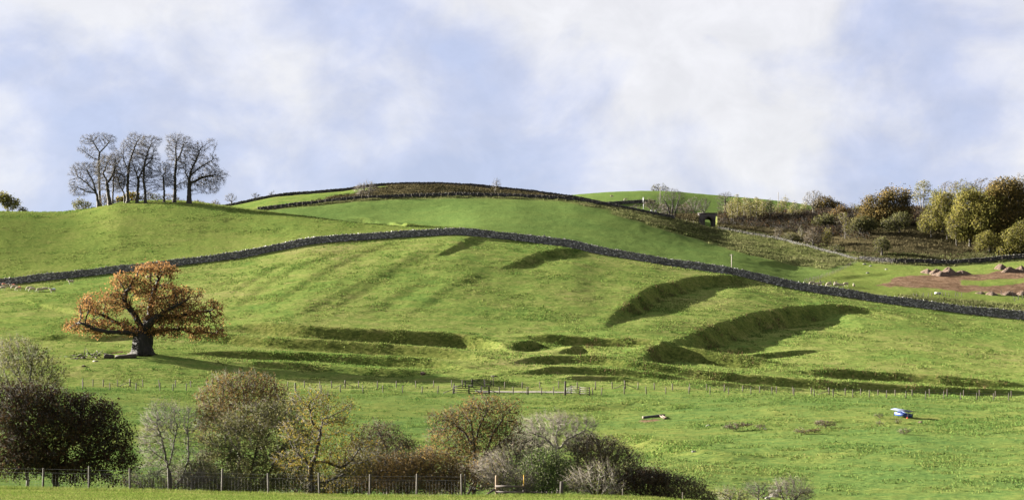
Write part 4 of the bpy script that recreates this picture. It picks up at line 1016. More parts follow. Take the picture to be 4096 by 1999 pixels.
stuff("upper_grass", np.clip(dens, 0.4, 1) * (lush > 0.5) * vis * (rough < 0.3) * (soil < 0.3), 16000, 3, 0.16, 0.09, 0.2, G_UP, "short even grass of the upper field")
stuff("rough_grass", np.clip(dens, 0.1, 2) * (rough > 0.4) * vis * (T2 > 10), 17000, 5, 0.55, 0.12, 0.22, G_ROUGH, "pale tussock grass beside the upper wall")
stuff("bracken", np.clip(dens, 0.15, 2) * (brack > 0.4) * vis * (T2 < 16), 18000, 4, 0.60, 0.13, 0.35, G_BRACK, "brown dead bracken on the upper banks")
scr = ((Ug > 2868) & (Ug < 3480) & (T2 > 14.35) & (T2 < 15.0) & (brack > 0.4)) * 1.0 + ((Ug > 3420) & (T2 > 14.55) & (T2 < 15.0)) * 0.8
TW_SCRUB_SHADE = simple_mat("scrub_stem_shaded", (0.008, 0.007, 0.006), (0.022, 0.018, 0.014), 1.0, bump=0, rnd=0.4)  # near-black stems: the slope's shade is put into their colour
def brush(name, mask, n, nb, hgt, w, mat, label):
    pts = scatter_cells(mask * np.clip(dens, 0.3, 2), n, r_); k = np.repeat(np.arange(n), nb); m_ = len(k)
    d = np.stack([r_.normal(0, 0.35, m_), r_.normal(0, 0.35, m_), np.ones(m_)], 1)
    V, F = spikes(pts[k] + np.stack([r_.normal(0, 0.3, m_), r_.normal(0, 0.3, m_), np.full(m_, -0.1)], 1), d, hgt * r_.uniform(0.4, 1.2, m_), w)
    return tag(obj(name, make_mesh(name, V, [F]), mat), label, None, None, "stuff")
brush("undergrowth", scr * vis, 4200, 5, 2.2, 0.04, TW_SCRUB_SHADE, "leafless undergrowth coloured dark for the shade on the embankment slope")
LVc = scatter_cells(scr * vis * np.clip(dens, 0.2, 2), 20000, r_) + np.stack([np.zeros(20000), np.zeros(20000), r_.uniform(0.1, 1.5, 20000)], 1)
LV_, LF_ = leaves(LVc, 0.5, r_)  # big dense leaves in the dark hawthorn colour paint the slope's shade
tag(obj("scrub_shade_foliage", make_mesh("scrub_shade_foliage", LV_, [LF_]), L_HAW), "dark brambles and scrub leaves over the embankment slope", None, None, "stuff")
stuff("dead_stalks", (SCARPMASK > 0.55) * vis * (Ug > 2300) * (clump > 0.05) * (Yg < 440) * 1.0, 900, 3, 0.75, 0.03, 0.25, G_STALK, "brown dead weed stalks on the big terrace banks", 0.25)
stuff("foreground_grass", vis * (T2 > 1.2) & (T2 < 2.25) & (Yg > 74), 22000, 3, 0.075, 0.016, 0.10, G_FORE, "sunlit grass on the foreground bank", 0.8)
stuff("fence_grass", vis * (T2 > 1.93) & (T2 < 2.12), 6000, 4, 0.20, 0.012, 0.08, G_FORE, "longer grass along the foreground fence", 0.5)
# ------------------------------------------------------------------ trees and shrubs of the stream gully in the foreground
def fg(label, base, env, seed, Y, stems=None, **kw):
    a = dict(trunk_r=0.14, n=420, step=0.17, kill=1.4, bark=BARK['dark'], twig=TW_GREY, ntwig=2, twig_len=0.75, twig_w=0.009, rt=0.010, flare=0.4, name="hedgerow_tree", leaf_size=0.12, leaf_spread=0.26, leaf_r=2.4, shell=0.35)
    a.update(kw); nm = a.pop('name')
    env = [(u, v, ru * 1.16, rv * 1.06) for u, v, ru, rv in env]
    a['n'] = int(a['n'] * 1.15)
    return tree(nm, label, base, env, stems, Y=Y, seed=seed, **a)
fg("large dark hawthorn with red-brown leaves filling the near corner", (222, 1960), [(150, 1640, 170, 100), (300, 1680, 170, 110), (400, 1740, 120, 80), (220, 1780, 200, 100), (80, 1740, 140, 130), (430, 1830, 110, 60), (120, 1860, 140, 70), (330, 1880, 120, 50), (470, 1890, 80, 50), (30, 1600, 90, 70)], 201, 124,
   stems=[[(222, 1960), (222, 1880), (215, 1840), (160, 1770), (120, 1700)], [(218, 1850), (255, 1800), (320, 1730)], [(222, 1880), (160, 1850), (90, 1830)], [(222, 1870), (300, 1850), (400, 1830)]],
   name="hawthorn_tree", n=1500, leaf=L_HAW, nleaf=10, leaf_size=0.135, leaf_spread=0.26, twig=TW_DARK, ntwig=3, trunk_r=0.22, twig_len=0.6, shell=0.35)
fg("hawthorn out of view past the picture edge, added to shade the large dark one", (-190, 1960), [(-190, 1700, 170, 170), (-120, 1620, 110, 90), (-250, 1800, 160, 110), (-330, 1600, 160, 200), (-230, 1480, 120, 110)], 202, 129, name="hawthorn_tree", n=700, leaf=L_HAW, nleaf=6, leaf_size=0.14, leaf_spread=0.3, twig=TW_DARK, ntwig=2, trunk_r=0.22)  # unseen tree, added to cast shade on the large hawthorn
fg("pale yellow-green willow showing above the dark hawthorn", (110, 1960), [(60, 1420, 90, 70), (130, 1450, 90, 66), (200, 1490, 60, 50), (20, 1500, 80, 70), (130, 1540, 110, 60)], 203, 150, name="willow_tree", n=900, leaf=L_WILL, nleaf=4, leaf_size=0.15, leaf_spread=0.28, leaf_prob=0.8, twig=TW_PALE, bark=BARK['grey'], twig_up=0.8, ntwig=2, twig_len=0.8, step=0.2)
fg("small leafless thorn with thin spreading branches beside the hawthorn", (700, 1965), [(660, 1680, 80, 70), (640, 1730, 70, 60), (740, 1690, 70, 60), (600, 1780, 60, 50), (700, 1780, 90, 70), (780, 1740, 50, 60), (640, 1860, 70, 40)], 204, 128,
   stems=[[(700, 1965), (680, 1900), (665, 1840), (650, 1770), (630, 1700)], [(676, 1880), (690, 1800), (705, 1720)], [(720, 1965), (735, 1900), (755, 1830), (752, 1720)], [(668, 1850), (610, 1800)]], n=900, leaf=L_OLIVE, nleaf=2, leaf_size=0.10, leaf_prob=0.4, bark=BARK['dark'], twig=TW_GREY, ntwig=2, trunk_r=0.11, name="thorn_tree", shell=0.4)
fg("tawny-topped tree with pale grey twigs behind the olive one", (960, 1960), [(930, 1535, 85, 45), (1010, 1530, 90, 42), (890, 1600, 100, 60), (1060, 1580, 95, 50), (960, 1660, 150, 70), (840, 1660, 65, 60), (1130, 1625, 70, 50), (830, 1740, 60, 60)], 205, 146, name="willow_tree", n=1000, leaf=L_BROWN, nleaf=9, leaf_size=0.13, leaf_spread=0.26, leaf_prob=0.9, twig=TW_PALE, bark=BARK['grey'], step=0.2, ntwig=2, twig_len=0.7, twig_up=0.6)
fg("dense olive-green tree in full leaf near the fence", (1000, 1970), [(1000, 1685, 110, 60), (1110, 1650, 110, 55), (920, 1760, 100, 70), (1070, 1770, 160, 90), (1200, 1735, 70, 75), (890, 1870, 95, 85), (1040, 1890, 165, 75), (1180, 1870, 85, 80), (980, 1930, 140, 45)], 206, 126,
   stems=[[(1000, 1970), (1005, 1880), (1030, 1780), (1040, 1700)], [(930, 1970), (925, 1880), (920, 1800)], [(1060, 1970), (1085, 1880), (1130, 1780)]], name="willow_tree", n=1500, leaf=L_OLIVE, nleaf=9, leaf_size=0.11, leaf_spread=0.22, twig=TW_GREY, ntwig=1, trunk_r=0.13)
fg("gnarled yellow-leaved tree with a forked black trunk", (1245, 1978), [(1250, 1600, 90, 50), (1320, 1640, 100, 60), (1210, 1720, 80, 60), (1330, 1740, 120, 70), (1420, 1800, 100, 60), (1260, 1820, 100, 55), (1370, 1880, 120, 60), (1160, 1850, 70, 50), (1290, 1930, 110, 45), (1250, 1660, 60, 60)], 207, 120,
   stems=[[(1245, 1978), (1247, 1920), (1242, 1875)], [(1242, 1878), (1220, 1840), (1175, 1800), (1160, 1760)], [(1243, 1876), (1265, 1810), (1280, 1740), (1290, 1680)], [(1262, 1860), (1300, 1845), (1360, 1870), (1400, 1845)], [(1255, 1925), (1320, 1920), (1375, 1895), (1385, 1860)], [(1282, 1730), (1250, 1690), (1235, 1620)]],
   n=1150, leaf=L_YELL, nleaf=6, leaf_size=0.10, leaf_spread=0.24, leaf_prob=0.8, bark=BARK['dark'], twig=TW_GREY, ntwig=1, trunk_r=0.2, name="gnarled_tree", shell=0.45)
fg("small dome-shaped olive-brown tree alone against the pasture", (1552, 1905), [(1525, 1715, 70, 26), (1550, 1775, 110, 42), (1600, 1800, 70, 46), (1480, 1810, 85, 45), (1560, 1850, 110, 45), (1450, 1870, 85, 50), (1650, 1850, 50, 40)], 208, 146, stems=[[(1552, 1935), (1552, 1860), (1548, 1800), (1525, 1750), (1515, 1720)], [(1551, 1850), (1580, 1800)]], n=1000, leaf=L_DULL, nleaf=8, leaf_size=0.12, leaf_spread=0.26, twig=TW_DARK, ntwig=1, step=0.2)
fg("tall rust-brown alder with fanning dark branches", (1895, 1960), [(1960, 1620, 90, 34), (2040, 1630, 50, 30), (1880, 1670, 90, 50), (1770, 1670, 60, 30), (2000, 1680, 80, 50), (1820, 1740, 100, 50), (1930, 1740, 110, 60), (1780, 1800, 80, 50), (1900, 1830, 120, 60), (2040, 1740, 50, 60)], 209, 132,
   stems=[[(1895, 1960), (1897, 1860), (1898, 1780), (1920, 1700), (1950, 1640)], [(1898, 1790), (1860, 1730), (1800, 1680)], [(1905, 1960), (1930, 1850), (1970, 1740), (2020, 1660)], [(1898, 1800), (1890, 1720), (1880, 1670)], [(1935, 1830), (1990, 1780), (2040, 1740)]],
   n=1500, leaf=L_BROWN, nleaf=6, leaf_size=0.12, leaf_spread=0.25, leaf_prob=0.85, bark=BARK['dark'], twig=TW_DARK, ntwig=1, trunk_r=0.16, name="alder_tree", trop=0.1)
fg("low spreading orange-brown tree right behind the fence", (1640, 1985), [(1620, 1860, 120, 50), (1540, 1900, 80, 40), (1720, 1850, 90, 60), (1800, 1900, 80, 50), (1650, 1930, 160, 40), (1480, 1930, 70, 36)], 210, 121, stems=[[(1640, 1985), (1625, 1930), (1580, 1890), (1530, 1880)], [(1640, 1985), (1660, 1920), (1720, 1870)], [(1790, 1985), (1800, 1930), (1770, 1880)]], n=1400, leaf=L_BROWN, nleaf=8, leaf_size=0.11, leaf_spread=0.24, twig=TW_DARK, ntwig=1, trunk_r=0.12)
fg("olive low bush filling the gap behind the fence posts", (1400, 1985), [(1400, 1930, 110, 50), (1480, 1890, 80, 50), (1330, 1945, 90, 40)], 211, 124, n=420, leaf=L_OLIVE, nleaf=6, leaf_size=0.11, twig=TW_GREY, name="low_bush", cat="bush")
fg("grey leafless willow with a dome of pale curling twigs", (2235, 1970), [(2230, 1700, 120, 46), (2310, 1720, 80, 50), (2150, 1720, 90, 50), (2230, 1770, 140, 46), (2340, 1770, 50, 40), (2100, 1780, 60, 50)], 212, 140,
   stems=[[(2235, 1970), (2235, 1880), (2228, 1800), (2180, 1750), (2130, 1730)], [(2230, 1805), (2280, 1750), (2340, 1720)], [(2229, 1800), (2225, 1740), (2235, 1690)]], n=900, leaf=L_WILL, nleaf=1, leaf_prob=0.2, leaf_size=0.1, bark=BARK['pale'], twig=TW_PALE, ntwig=4, twig_len=0.75, twig_w=0.009, twig_up=0.9, name="willow_tree", step=0.2)
fg("brown leafless shrub between the alder and the grey willow", (2070, 1975), [(2080, 1820, 90, 80), (2010, 1870, 90, 75), (2110, 1900, 90, 60), (2030, 1940, 100, 40)], 213, 130, n=700, leaf=L_DULL, nleaf=5, leaf_size=0.1, twig=TW_PALE, ntwig=2, twig_up=0.7, name="leafless_shrub", cat="shrub", leaf_prob=0.8)
fg("pale green leafy bush right behind the yellow waymark", (2180, 1985), [(2180, 1850, 80, 56), (2130, 1890, 60, 50), (2230, 1890, 70, 56), (2170, 1940, 90, 36)], 214, 120, n=800, leaf=L_GREEN, nleaf=10, leaf_size=0.12, leaf_spread=0.2, twig=TW_GREY, ntwig=1, name="leafy_bush", cat="bush")
fg("brown rounded thicket below the grey willow", (2400, 1980), [(2390, 1800, 100, 56), (2470, 1850, 95, 65), (2350, 1860, 100, 60), (2440, 1920, 130, 60), (2330, 1930, 100, 50), (2330, 1780, 60, 40)], 215, 130, n=1050, leaf=L_DULL, nleaf=8, leaf_size=0.11, leaf_spread=0.22, twig=TW_GREY, ntwig=2, name="thicket_bush", cat="bush")
fg("shrub of pale bare upright stems beside the old gatepost", (2390, 1990), [(2330, 1930, 60, 46), (2400, 1910, 60, 60), (2450, 1950, 50, 36)], 216, 116, stems=[[(2390, 1990), (2392, 1940), (2400, 1880)], [(2350, 1990), (2335, 1940), (2320, 1890)], [(2420, 1990), (2440, 1940), (2450, 1890)], [(2370, 1990), (2365, 1930), (2355, 1880)]], n=420, leaf=L_WILL, nleaf=3, leaf_prob=0.5, leaf_size=0.1, bark=BARK['pale'], twig=TW_PALE, ntwig=2, twig_up=0.9, name="leafless_shrub", cat="shrub", trunk_r=0.045)
fg("dark tangled bush in the gully past the thicket", (2560, 1995), [(2560, 1920, 80, 46), (2620, 1930, 60, 40), (2520, 1960, 70, 30), (2600, 1970, 80, 26)], 217, 128, n=700, leaf=L_HAW, nleaf=9, leaf_size=0.11, twig=TW_DARK, ntwig=2, name="thicket_bush", cat="bush")
fg("reddish-brown rounded bush at the lower end of the gully", (2720, 2010), [(2700, 1925, 55, 36), (2740, 1950, 80, 40), (2690, 1975, 80, 36), (2800, 1985, 60, 28)], 218, 128, n=800, leaf=L_DULL, nleaf=8, leaf_size=0.11, twig=TW_GREY, ntwig=2, name="thicket_bush", cat="bush")
fg("dark hollow bush on the gully's far side", (2600, 1955), [(2600, 1900, 55, 30), (2640, 1915, 40, 30)], 219, 150, n=350, leaf=L_HAW, nleaf=8, leaf_size=0.13, twig=TW_DARK, name="thicket_bush", cat="bush")
fg("pale low bush at the bottom edge below the pasture", (2930, 2020), [(2920, 1980, 50, 26), (2960, 1990, 40, 22)], 220, 140, n=260, leaf=L_WILL, nleaf=5, leaf_size=0.11, twig=TW_PALE, name="low_bush", cat="bush", leaf_prob=0.8)
fg("small twisted thorn at the bottom edge beside pale rocks", (3030, 2020), [(3030, 1955, 50, 22), (3045, 1975, 40, 20)], 221, 142, n=240, leaf=L_DULL, nleaf=2, leaf_size=0.1, name="thorn_tree", twig=TW_DARK, trunk_r=0.06)
fg("leafless twiggy shrub over white rocks at the bottom edge", (3160, 2020), [(3160, 1955, 70, 40), (3200, 1975, 60, 30), (3120, 1970, 40, 26)], 222, 148, n=420, leaf=L_DULL, nleaf=2, leaf_size=0.1, twig=TW_GREY, ntwig=3, name="leafless_shrub", cat="shrub", twig_up=0.7)
fg("russet tangle of brushwood behind the first netting posts", (610, 1985), [(600, 1930, 90, 40), (700, 1940, 90, 36), (780, 1925, 60, 40)], 223, 119, n=520, leaf=L_BROWN, nleaf=2, leaf_prob=0.4, leaf_size=0.1, twig=TW_GREY, ntwig=3, name="leafless_shrub", cat="shrub", trunk_r=0.05, twig_up=0.6)
fg("olive-brown bush between the forked tree and the dome-shaped one", (1470, 1985), [(1480, 1860, 80, 60), (1560, 1930, 90, 45), (1420, 1900, 70, 50)], 224, 134, n=700, leaf=L_OLIVE, nleaf=7, leaf_size=0.12, name="thicket_bush", cat="bush", twig=TW_GREY)
fg("olive undergrowth bush at the foot of the dense olive tree", (900, 1990), [(880, 1940, 90, 45), (800, 1900, 60, 60)], 225, 121, n=500, leaf=L_OLIVE, nleaf=7, leaf_size=0.11, name="low_bush", cat="bush", twig=TW_GREY)
fg("yellow-brown undergrowth bush behind the forked black trunk", (1190, 1990), [(1190, 1930, 100, 50), (1290, 1950, 80, 36)], 226, 128, n=520, leaf=L_YELL, nleaf=4, leaf_size=0.11, leaf_prob=0.6, name="low_bush", cat="bush", twig=TW_GREY, ntwig=3)
fg("rusty undergrowth bush between the alder and the low orange tree", (1860, 1990), [(1850, 1920, 110, 55), (1950, 1900, 80, 60), (1760, 1940, 80, 40)], 227, 124, n=800, leaf=L_BROWN, nleaf=6, leaf_size=0.11, leaf_prob=0.8, name="low_bush", cat="bush", twig=TW_GREY, ntwig=3)
fg("tangle of grey stems behind the stile", (2000, 1990), [(1990, 1880, 70, 70), (2060, 1930, 80, 45)], 228, 118, n=520, leaf=L_WILL, nleaf=3, leaf_size=0.1, leaf_prob=0.6, name="leafless_shrub", cat="shrub", twig=TW_PALE, ntwig=3, twig_up=0.8, trunk_r=0.05)
fg("brown twiggy bush at the foot of the leafless thorn", (760, 1990), [(740, 1900, 70, 50), (820, 1860, 50, 60)], 229, 130, n=420, leaf=L_DULL, nleaf=5, leaf_size=0.11, leaf_prob=0.7, name="low_bush", cat="bush", twig=TW_GREY, ntwig=2)
fg("olive-tan bush under the dome-shaped tree", (1590, 1990), [(1590, 1880, 80, 50), (1680, 1870, 60, 60), (1510, 1920, 60, 40)], 230, 138, n=520, leaf=L_DULL, nleaf=7, leaf_size=0.12, name="low_bush", cat="bush", twig=TW_GREY)
# low shrubs on the near pasture
def low(label, base, env, seed, leaf, **kw):
    a = dict(n=220, step=0.14, trunk_r=0.04, ymin=150, leaf=leaf, nleaf=6, leaf_size=0.11, leaf_spread=0.15, twig=TW_GREY, ntwig=2, twig_len=0.4, twig_up=0.8, rt=0.008, cat="shrub")
    a.update(kw)
    b = hit(*base, 150)
    return tree("low_shrub", label, base, env, None, seed=seed, bark=BARK['brown'], **a)
low("tawny spreading shrub alone mid pasture", (2945, 1722), [(2930, 1705, 40, 16), (2975, 1700, 40, 12), (2915, 1712, 30, 12)], 231, L_DULL, group="low shrubs on the near pasture")
low("small tawny shrub just past the spreading one", (3040, 1716), [(3042, 1705, 24, 12)], 232, L_DULL, n=120, group="low shrubs on the near pasture")
low("brown bramble shrub lower of the pair below the blue feeder", (3215, 1735), [(3200, 1722, 30, 14), (3240, 1728, 40, 14), (3270, 1722, 20, 12)], 233, L_RUST, group="low shrubs on the near pasture")
low("tawny gorse-like shrub upper of the pair below the blue feeder", (3300, 1710), [(3290, 1692, 36, 18), (3320, 1697, 30, 16)], 234, L_DULL, group="low shrubs on the near pasture")
low("small olive rush clump nearest left of the blue feeder", (3520, 1672), [(3518, 1662, 20, 12), (3498, 1664, 10, 9)], 235, L_OLIVE, n=110, group="low shrubs on the near pasture")
low("small olive clump second below the blue feeder's side", (3520, 1702), [(3520, 1692, 22, 9)], 236, L_OLIVE, n=100, group="low shrubs on the near pasture")
low("round olive clump right under the blue feeder", (3595, 1694), [(3594, 1682, 18, 12)], 237, L_OLIVE, n=110, group="low shrubs on the near pasture")
low("dark clump with a long shadow below the blue feeder", (3620, 1736), [(3618, 1724, 32, 11)], 238, L_OLIVE, n=160, group="low shrubs on the near pasture")
# ------------------------------------------------------------------ dry stone walls
def stone_mat(name, dark, mid, pale):
    m, t = new_mat(name); g = NT(t)
    rnd = g.n('ShaderNodeNewGeometry').outputs['Random Per Island']
    oi = g.n('ShaderNodeObjectInfo').outputs['Random']
    pos = g.n('ShaderNodeNewGeometry').outputs['Position']
    rr = g.math('FRACT', g.math('ADD', rnd, g.math('MULTIPLY', oi, 3.7)))
    col = g.ramp(rr, [(0.0, dark), (0.5, mid), (0.85, pale), (1.0, tuple(min(1, c * 1.5) for c in pale))])
    nz = g.noise(pos, 3.0, 5)
    col = g.mix(g.ramp(nz, [(0.42, (0, 0, 0)), (0.62, (1, 1, 1))]), col, tuple(0.55 * c for c in mid))
    b = g.n('ShaderNodeBump', {'Strength': 0.5, 'Distance': 0.05, 'Height': g.noise(pos, 9.0, 4)})
    p = g.n('ShaderNodeBsdfPrincipled', {'Base Color': col, 'Roughness': 0.9, 'Specular IOR Level': 0.2, 'Normal': b.outputs[0]})
    g.n('ShaderNodeOutputMaterial', {0: p.outputs[0]})
    return m
M_STONE = stone_mat("limestone", (0.052, 0.051, 0.049), (0.130, 0.126, 0.119), (0.280, 0.273, 0.264))
M_CORE = simple_mat("wall_core", (0.015, 0.014, 0.013), (0.04, 0.037, 0.033), 3.0)
M_STONE_D = stone_mat("limestone_dark", (0.016, 0.015, 0.014), (0.040, 0.037, 0.034), (0.094, 0.090, 0.083))
M_STONE_D2 = stone_mat("limestone_darker", (0.010, 0.010, 0.008), (0.026, 0.026, 0.021), (0.060, 0.058, 0.050))  # darkest tone of the limestone, for the low wall by the bridge
UNIT = np.array([[x, y, z] for z in (-.5, .5) for y in (-.5, .5) for x in (-.5, .5)])
def boxes(c, dims, ang, r, jit, tilt=None):
    n = len(c)
    v = UNIT[None] * dims[:, None, :]
    v = v + r.uniform(-1, 1, v.shape) * jit * dims.min(1)[:, None, None]
    if tilt is not None:
        ct, st = np.cos(tilt)[:, None], np.sin(tilt)[:, None]
        v = np.stack([v[..., 0] * ct - v[..., 2] * st, v[..., 1], v[..., 0] * st + v[..., 2] * ct], -1)
    ca, sa = np.cos(ang)[:, None], np.sin(ang)[:, None]
    v = np.stack([v[..., 0] * ca - v[..., 1] * sa, v[..., 0] * sa + v[..., 1] * ca, v[..., 2]], -1) + c[:, None, :]
    F = (np.arange(n)[:, None, None] * 8 + BOXF[None]).reshape(-1, 4)
    return v.reshape(-1, 3), F
proto_r = np.random.default_rng(5)
STONE_PROTOS = []
for k in range(6):
    V, F = boxes(np.zeros((1, 3)), np.ones((1, 3)), np.zeros(1), proto_r, 0.13)
    me = make_mesh("stone", V, [F]); me.materials.append(M_STONE); STONE_PROTOS.append(me)
def wall_path(us, line, dy):
    return np.array([line_pt(line, u, dy) for u in us])
def stone_wall(name, label, pts, H, thick, sw, sh, mat, seed, nparts=0, group=None, grow=0.0):
    r = np.random.default_rng(seed)
    root = empty(name, pts[0], label, "wall", group); root["kind"] = "thing"
    o = pts[0]
    P = pts - o
    seg = np.linalg.norm(np.diff(P[:, :2], axis=0), axis=1); cum = np.concatenate([[0], np.cumsum(seg)]); L = cum[-1]
    def at(s): return np.stack([np.interp(s, cum, P[:, k]) for k in range(3)], -1)
    def tang(s):
        a, b = at(np.clip(s - 0.6, 0, L)), at(np.clip(s + 0.6, 0, L)); d = b - a
        return np.arctan2(d[..., 1], d[..., 0])
    top = lambda s: H * (1 + grow * s / L) * (1 + 0.10 * np.interp(s, np.linspace(0, L, max(4, int(L / 6))), r_top) )
    r_top = r.uniform(-1, 1, max(4, int(L / 6)))
    ns = max(6, int(L / 1.5)); ss = np.linspace(0, L, ns); c = at(ss); a = tang(ss)
    nrm = np.stack([np.sin(a), -np.cos(a), 0 * a], -1)            # towards the near side
    V = []
    for k in range(ns):
        h_ = top(ss[k]) * 0.9
        for w_, z_ in ((thick / 2 - 0.05, -0.5), (thick / 2 - 0.13, h_), (-thick / 2 + 0.13, h_), (-thick / 2 + 0.05, -0.5)):
            q = c[k] + nrm[k] * w_; V.append([q[0], q[1], c[k][2] + z_])
    idx = np.arange(ns * 4).reshape(ns, 4)
    F = np.concatenate([np.stack([idx[:-1, j], idx[1:, j], idx[1:, (j + 1) % 4], idx[:-1, (j + 1) % 4]], -1) for j in range(4)])
    F = np.vstack([F, [idx[0, ::-1]], [idx[-1]]])
    obj("core", make_mesh("core", V, [F]), M_CORE, root)
    C, D, A, T = [], [], [], []
    nc = max(2, int(H * 0.9 / sh))
    for k in range(nc):
        w = r.uniform(0.55, 1.6, int(L / sw * 1.15)) * sw; s = np.cumsum(w) - w / 2; ok = s < L; s, w = s[ok], w[ok]
        q = at(s); an = tang(s); n_ = np.stack([np.sin(an), -np.cos(an)], -1)
        hh = top(s) * 0.9 / nc
        off = thick / 2 - 0.10 * (k / nc) - 0.07 + r.normal(0, 0.025, len(s))
        q[:, :2] += n_ * off[:, None]; q[:, 2] += (k + 0.5) * hh - 0.02
        C.append(q); A.append(an); D.append(np.stack([w * 0.97, np.full(len(s), 0.22), hh * r.uniform(0.82, 1.02, len(s))], -1)); T.append(r.normal(0, 0.05, len(s)))
    w = r.uniform(0.5, 1.5, int(L / (sw * 0.62) * 1.1)) * sw * 0.62; s = np.cumsum(w) - w / 2; ok = s < L; s, w = s[ok], w[ok]
    q = at(s); hh = H * 0.16 * r.uniform(0.6, 1.7, len(s)); q[:, 2] += top(s) * 0.9 + hh / 2 - 0.05
    C.append(q); A.append(tang(s)); D.append(np.stack([w * 0.92, np.full(len(s), thick * 0.78), hh], -1)); T.append(r.normal(0, 0.16, len(s)))
    C, D, A, T = map(np.concatenate, (C, D, A, T))
    if nparts:
        score = D[:, 0] * D[:, 2] / (C[:, 1] + o[1]); vis_ = np.abs((C[:, 0] + o[0]) / (C[:, 1] + o[1]) * FPX) < 2040
        pick = np.argsort(-score * vis_)[:nparts]
        for j, k in enumerate(pick):
            obj("stone", STONE_PROTOS[j % 6], None, root, C[k], (0, -T[k], A[k]), D[k])
        keep = np.ones(len(C), bool); keep[pick] = False
        C, D, A, T = C[keep], D[keep], A[keep], T[keep]
    V, F = boxes(C, D, A, r, 0.14, T)
    so = obj("stones", make_mesh("stones", V, [F]), mat, root)
    so["kind"] = "stuff"
    return root
stone_wall("dry_stone_wall", "long dry stone wall climbing over the middle of the hill", wall_path(np.arange(-160, 4270, 12), 11, 0.0), 1.58, 0.75, 0.36, 0.19, M_STONE, 1, nparts=300, grow=0.25)
stone_wall("field_wall", "dark dry stone wall crossing the hill behind the row of upper fence posts", wall_path(np.arange(1030, 2705, 15), 14, 1.2), 1.15, 0.6, 0.5, 0.24, M_STONE_D, 2)
stone_wall("field_wall", "tumbledown stone wall running down from the bridge to the wall corner", wall_path(np.arange(2874, 3440, 10), 14, 1.2), 0.68, 0.5, 0.4, 0.17, M_STONE_D2, 7)
stone_wall("field_wall", "straight stone wall along the foot of the wood", wall_path(np.arange(3440, 4260, 10), 14, 1.2), 1.35, 0.65, 0.5, 0.24, M_STONE_D, 3)
stone_wall("skyline_wall", "thin dry stone wall running along the very skyline", wall_path(np.arange(870, 2440, 15), 15, 0.0), 1.1, 0.6, 0.55, 0.26, M_STONE_D, 4)
far_w = np.array([hit(u, v, 715) for u, v in [(2420, 822), (2460, 819), (2500, 816), (2540, 814), (2580, 813), (2620, 814)]])
stone_wall("far_field_wall", "short stone wall across the far green hill", far_w, 1.3, 0.6, 0.6, 0.3, M_STONE_D, 6)

# ------------------------------------------------------------------ fences
M_POST = simple_mat("post_wood", (0.035, 0.027, 0.020), (0.074, 0.061, 0.046), 4.0, stretch=(1, 1, 0.2), bump=0.4)
M_POSTD = simple_mat("post_wood_dark", (0.021, 0.017, 0.014), (0.052, 0.044, 0.035), 4.0, stretch=(1, 1, 0.2), bump=0.4)
M_POSTW = simple_mat("post_wood_new", (0.086, 0.058, 0.034), (0.144, 0.101, 0.063), 4.0, stretch=(1, 1, 0.2), bump=0.4)
M_WIRE = simple_mat("fence_wire", (0.10, 0.10, 0.10), (0.18, 0.18, 0.18), 4.0, metallic=0.6, rough=0.5, bump=0)
def post_mesh(name, w, h, mat, rounded=True):
    mb = MB()
    if rounded:
        mb.tube([(0, 0, -0.4), (0, 0, h * 0.5), (0, 0, h - 0.05), (0, 0, h)], [w / 2, w / 2, w * 0.47, w * 0.36], 8)
    else:
        mb.box((0, 0, h / 2 - 0.2), (w, w, h + 0.4), taper=0.96)
    me = mb.mesh(name, False); me.materials.append(mat)
    return me
def fence(name, label, bases, me, h, wires, seed, lean=0.03, strainers=(), me_s=None, braces=True, wire_r=0.006, group=None, hs=None):
    r = np.random.default_rng(seed)
    bases = np.array(bases)
    root = empty(name, bases[0], label, "fence", group)
    P = bases - bases[0]
    for k, p in enumerate(P):
        thick = k in strainers
        obj("post", me_s if thick else me, None, root, p, (r.normal(0, lean), r.normal(0, lean), r.random() * 3), (1, 1, r.uniform(0.93, 1.08) if hs is None else hs[k]))
        if thick and braces:
            for sgn in (-1, 1):
                if 0 <= k + sgn < len(P):
                    d = P[k + sgn] - p; d = d / np.linalg.norm(d)
                    mb = MB(); mb.tube([p + np.array([0, 0, h * 0.75]), p + d * 1.9 + np.array([0, 0, 0.05])], 0.045, 6)
                    mb.build("brace", me.materials[0], root)
    for w in wires:
        mb = MB(); mb.tube(P + np.array([0, -0.03, w]), wire_r, 3, cap=False); mb.build("wire", M_WIRE, root)
    return root
pm = post_mesh("post", 0.16, 1.15, M_POST); pmd = post_mesh("post", 0.15, 1.2, M_POSTD); pms = post_mesh("post", 0.24, 1.3, M_POST)
far_u = [330, 372, 413, 471, 520, 571, 637, 702, 764, 828, 890, 950, 1018, 1085, 1151, 1218, 1279, 1327, 1380, 1434, 1510, 1585, 1663, 1735, 1807, 1850]
fence("post_fence", "pale post and wire fence beyond the track, from the bushes to the gates", [line_pt(8, u) for u in far_u], pm, 1.1, (0.3, 0.65, 1.0), 1, strainers=(4, 18), me_s=pms)
far_u2 = [2019, 2088, 2159, 2235, 2309, 2382, 2449, 2501, 2552, 2618, 2690, 2760, 2828, 2898, 2970, 3039, 3106, 3173, 3245, 3316, 3381, 3444, 3512, 3581, 3649, 3719, 3788, 3854, 3918, 3982, 4045, 4110]
fence("post_fence", "pale post and wire fence beyond the track, from the signpost onwards", [line_pt(8, u) for u in far_u2], pm, 1.1, (0.3, 0.65, 1.0), 2, strainers=(7, 19), me_s=pms)
near_u = [330, 440, 544, 640, 692, 745, 833, 930, 1020, 1103, 1182, 1285, 1361, 1452, 1532, 1610, 1688, 1751, 1812]
fence("post_fence", "darker wire fence on the near side of the track, outer stretch", [line_pt(7, u) for u in near_u], pmd, 1.2, (0.35, 0.7, 1.05), 3, strainers=(10,), me_s=post_mesh("post", 0.22, 1.35, M_POSTD), braces=False)
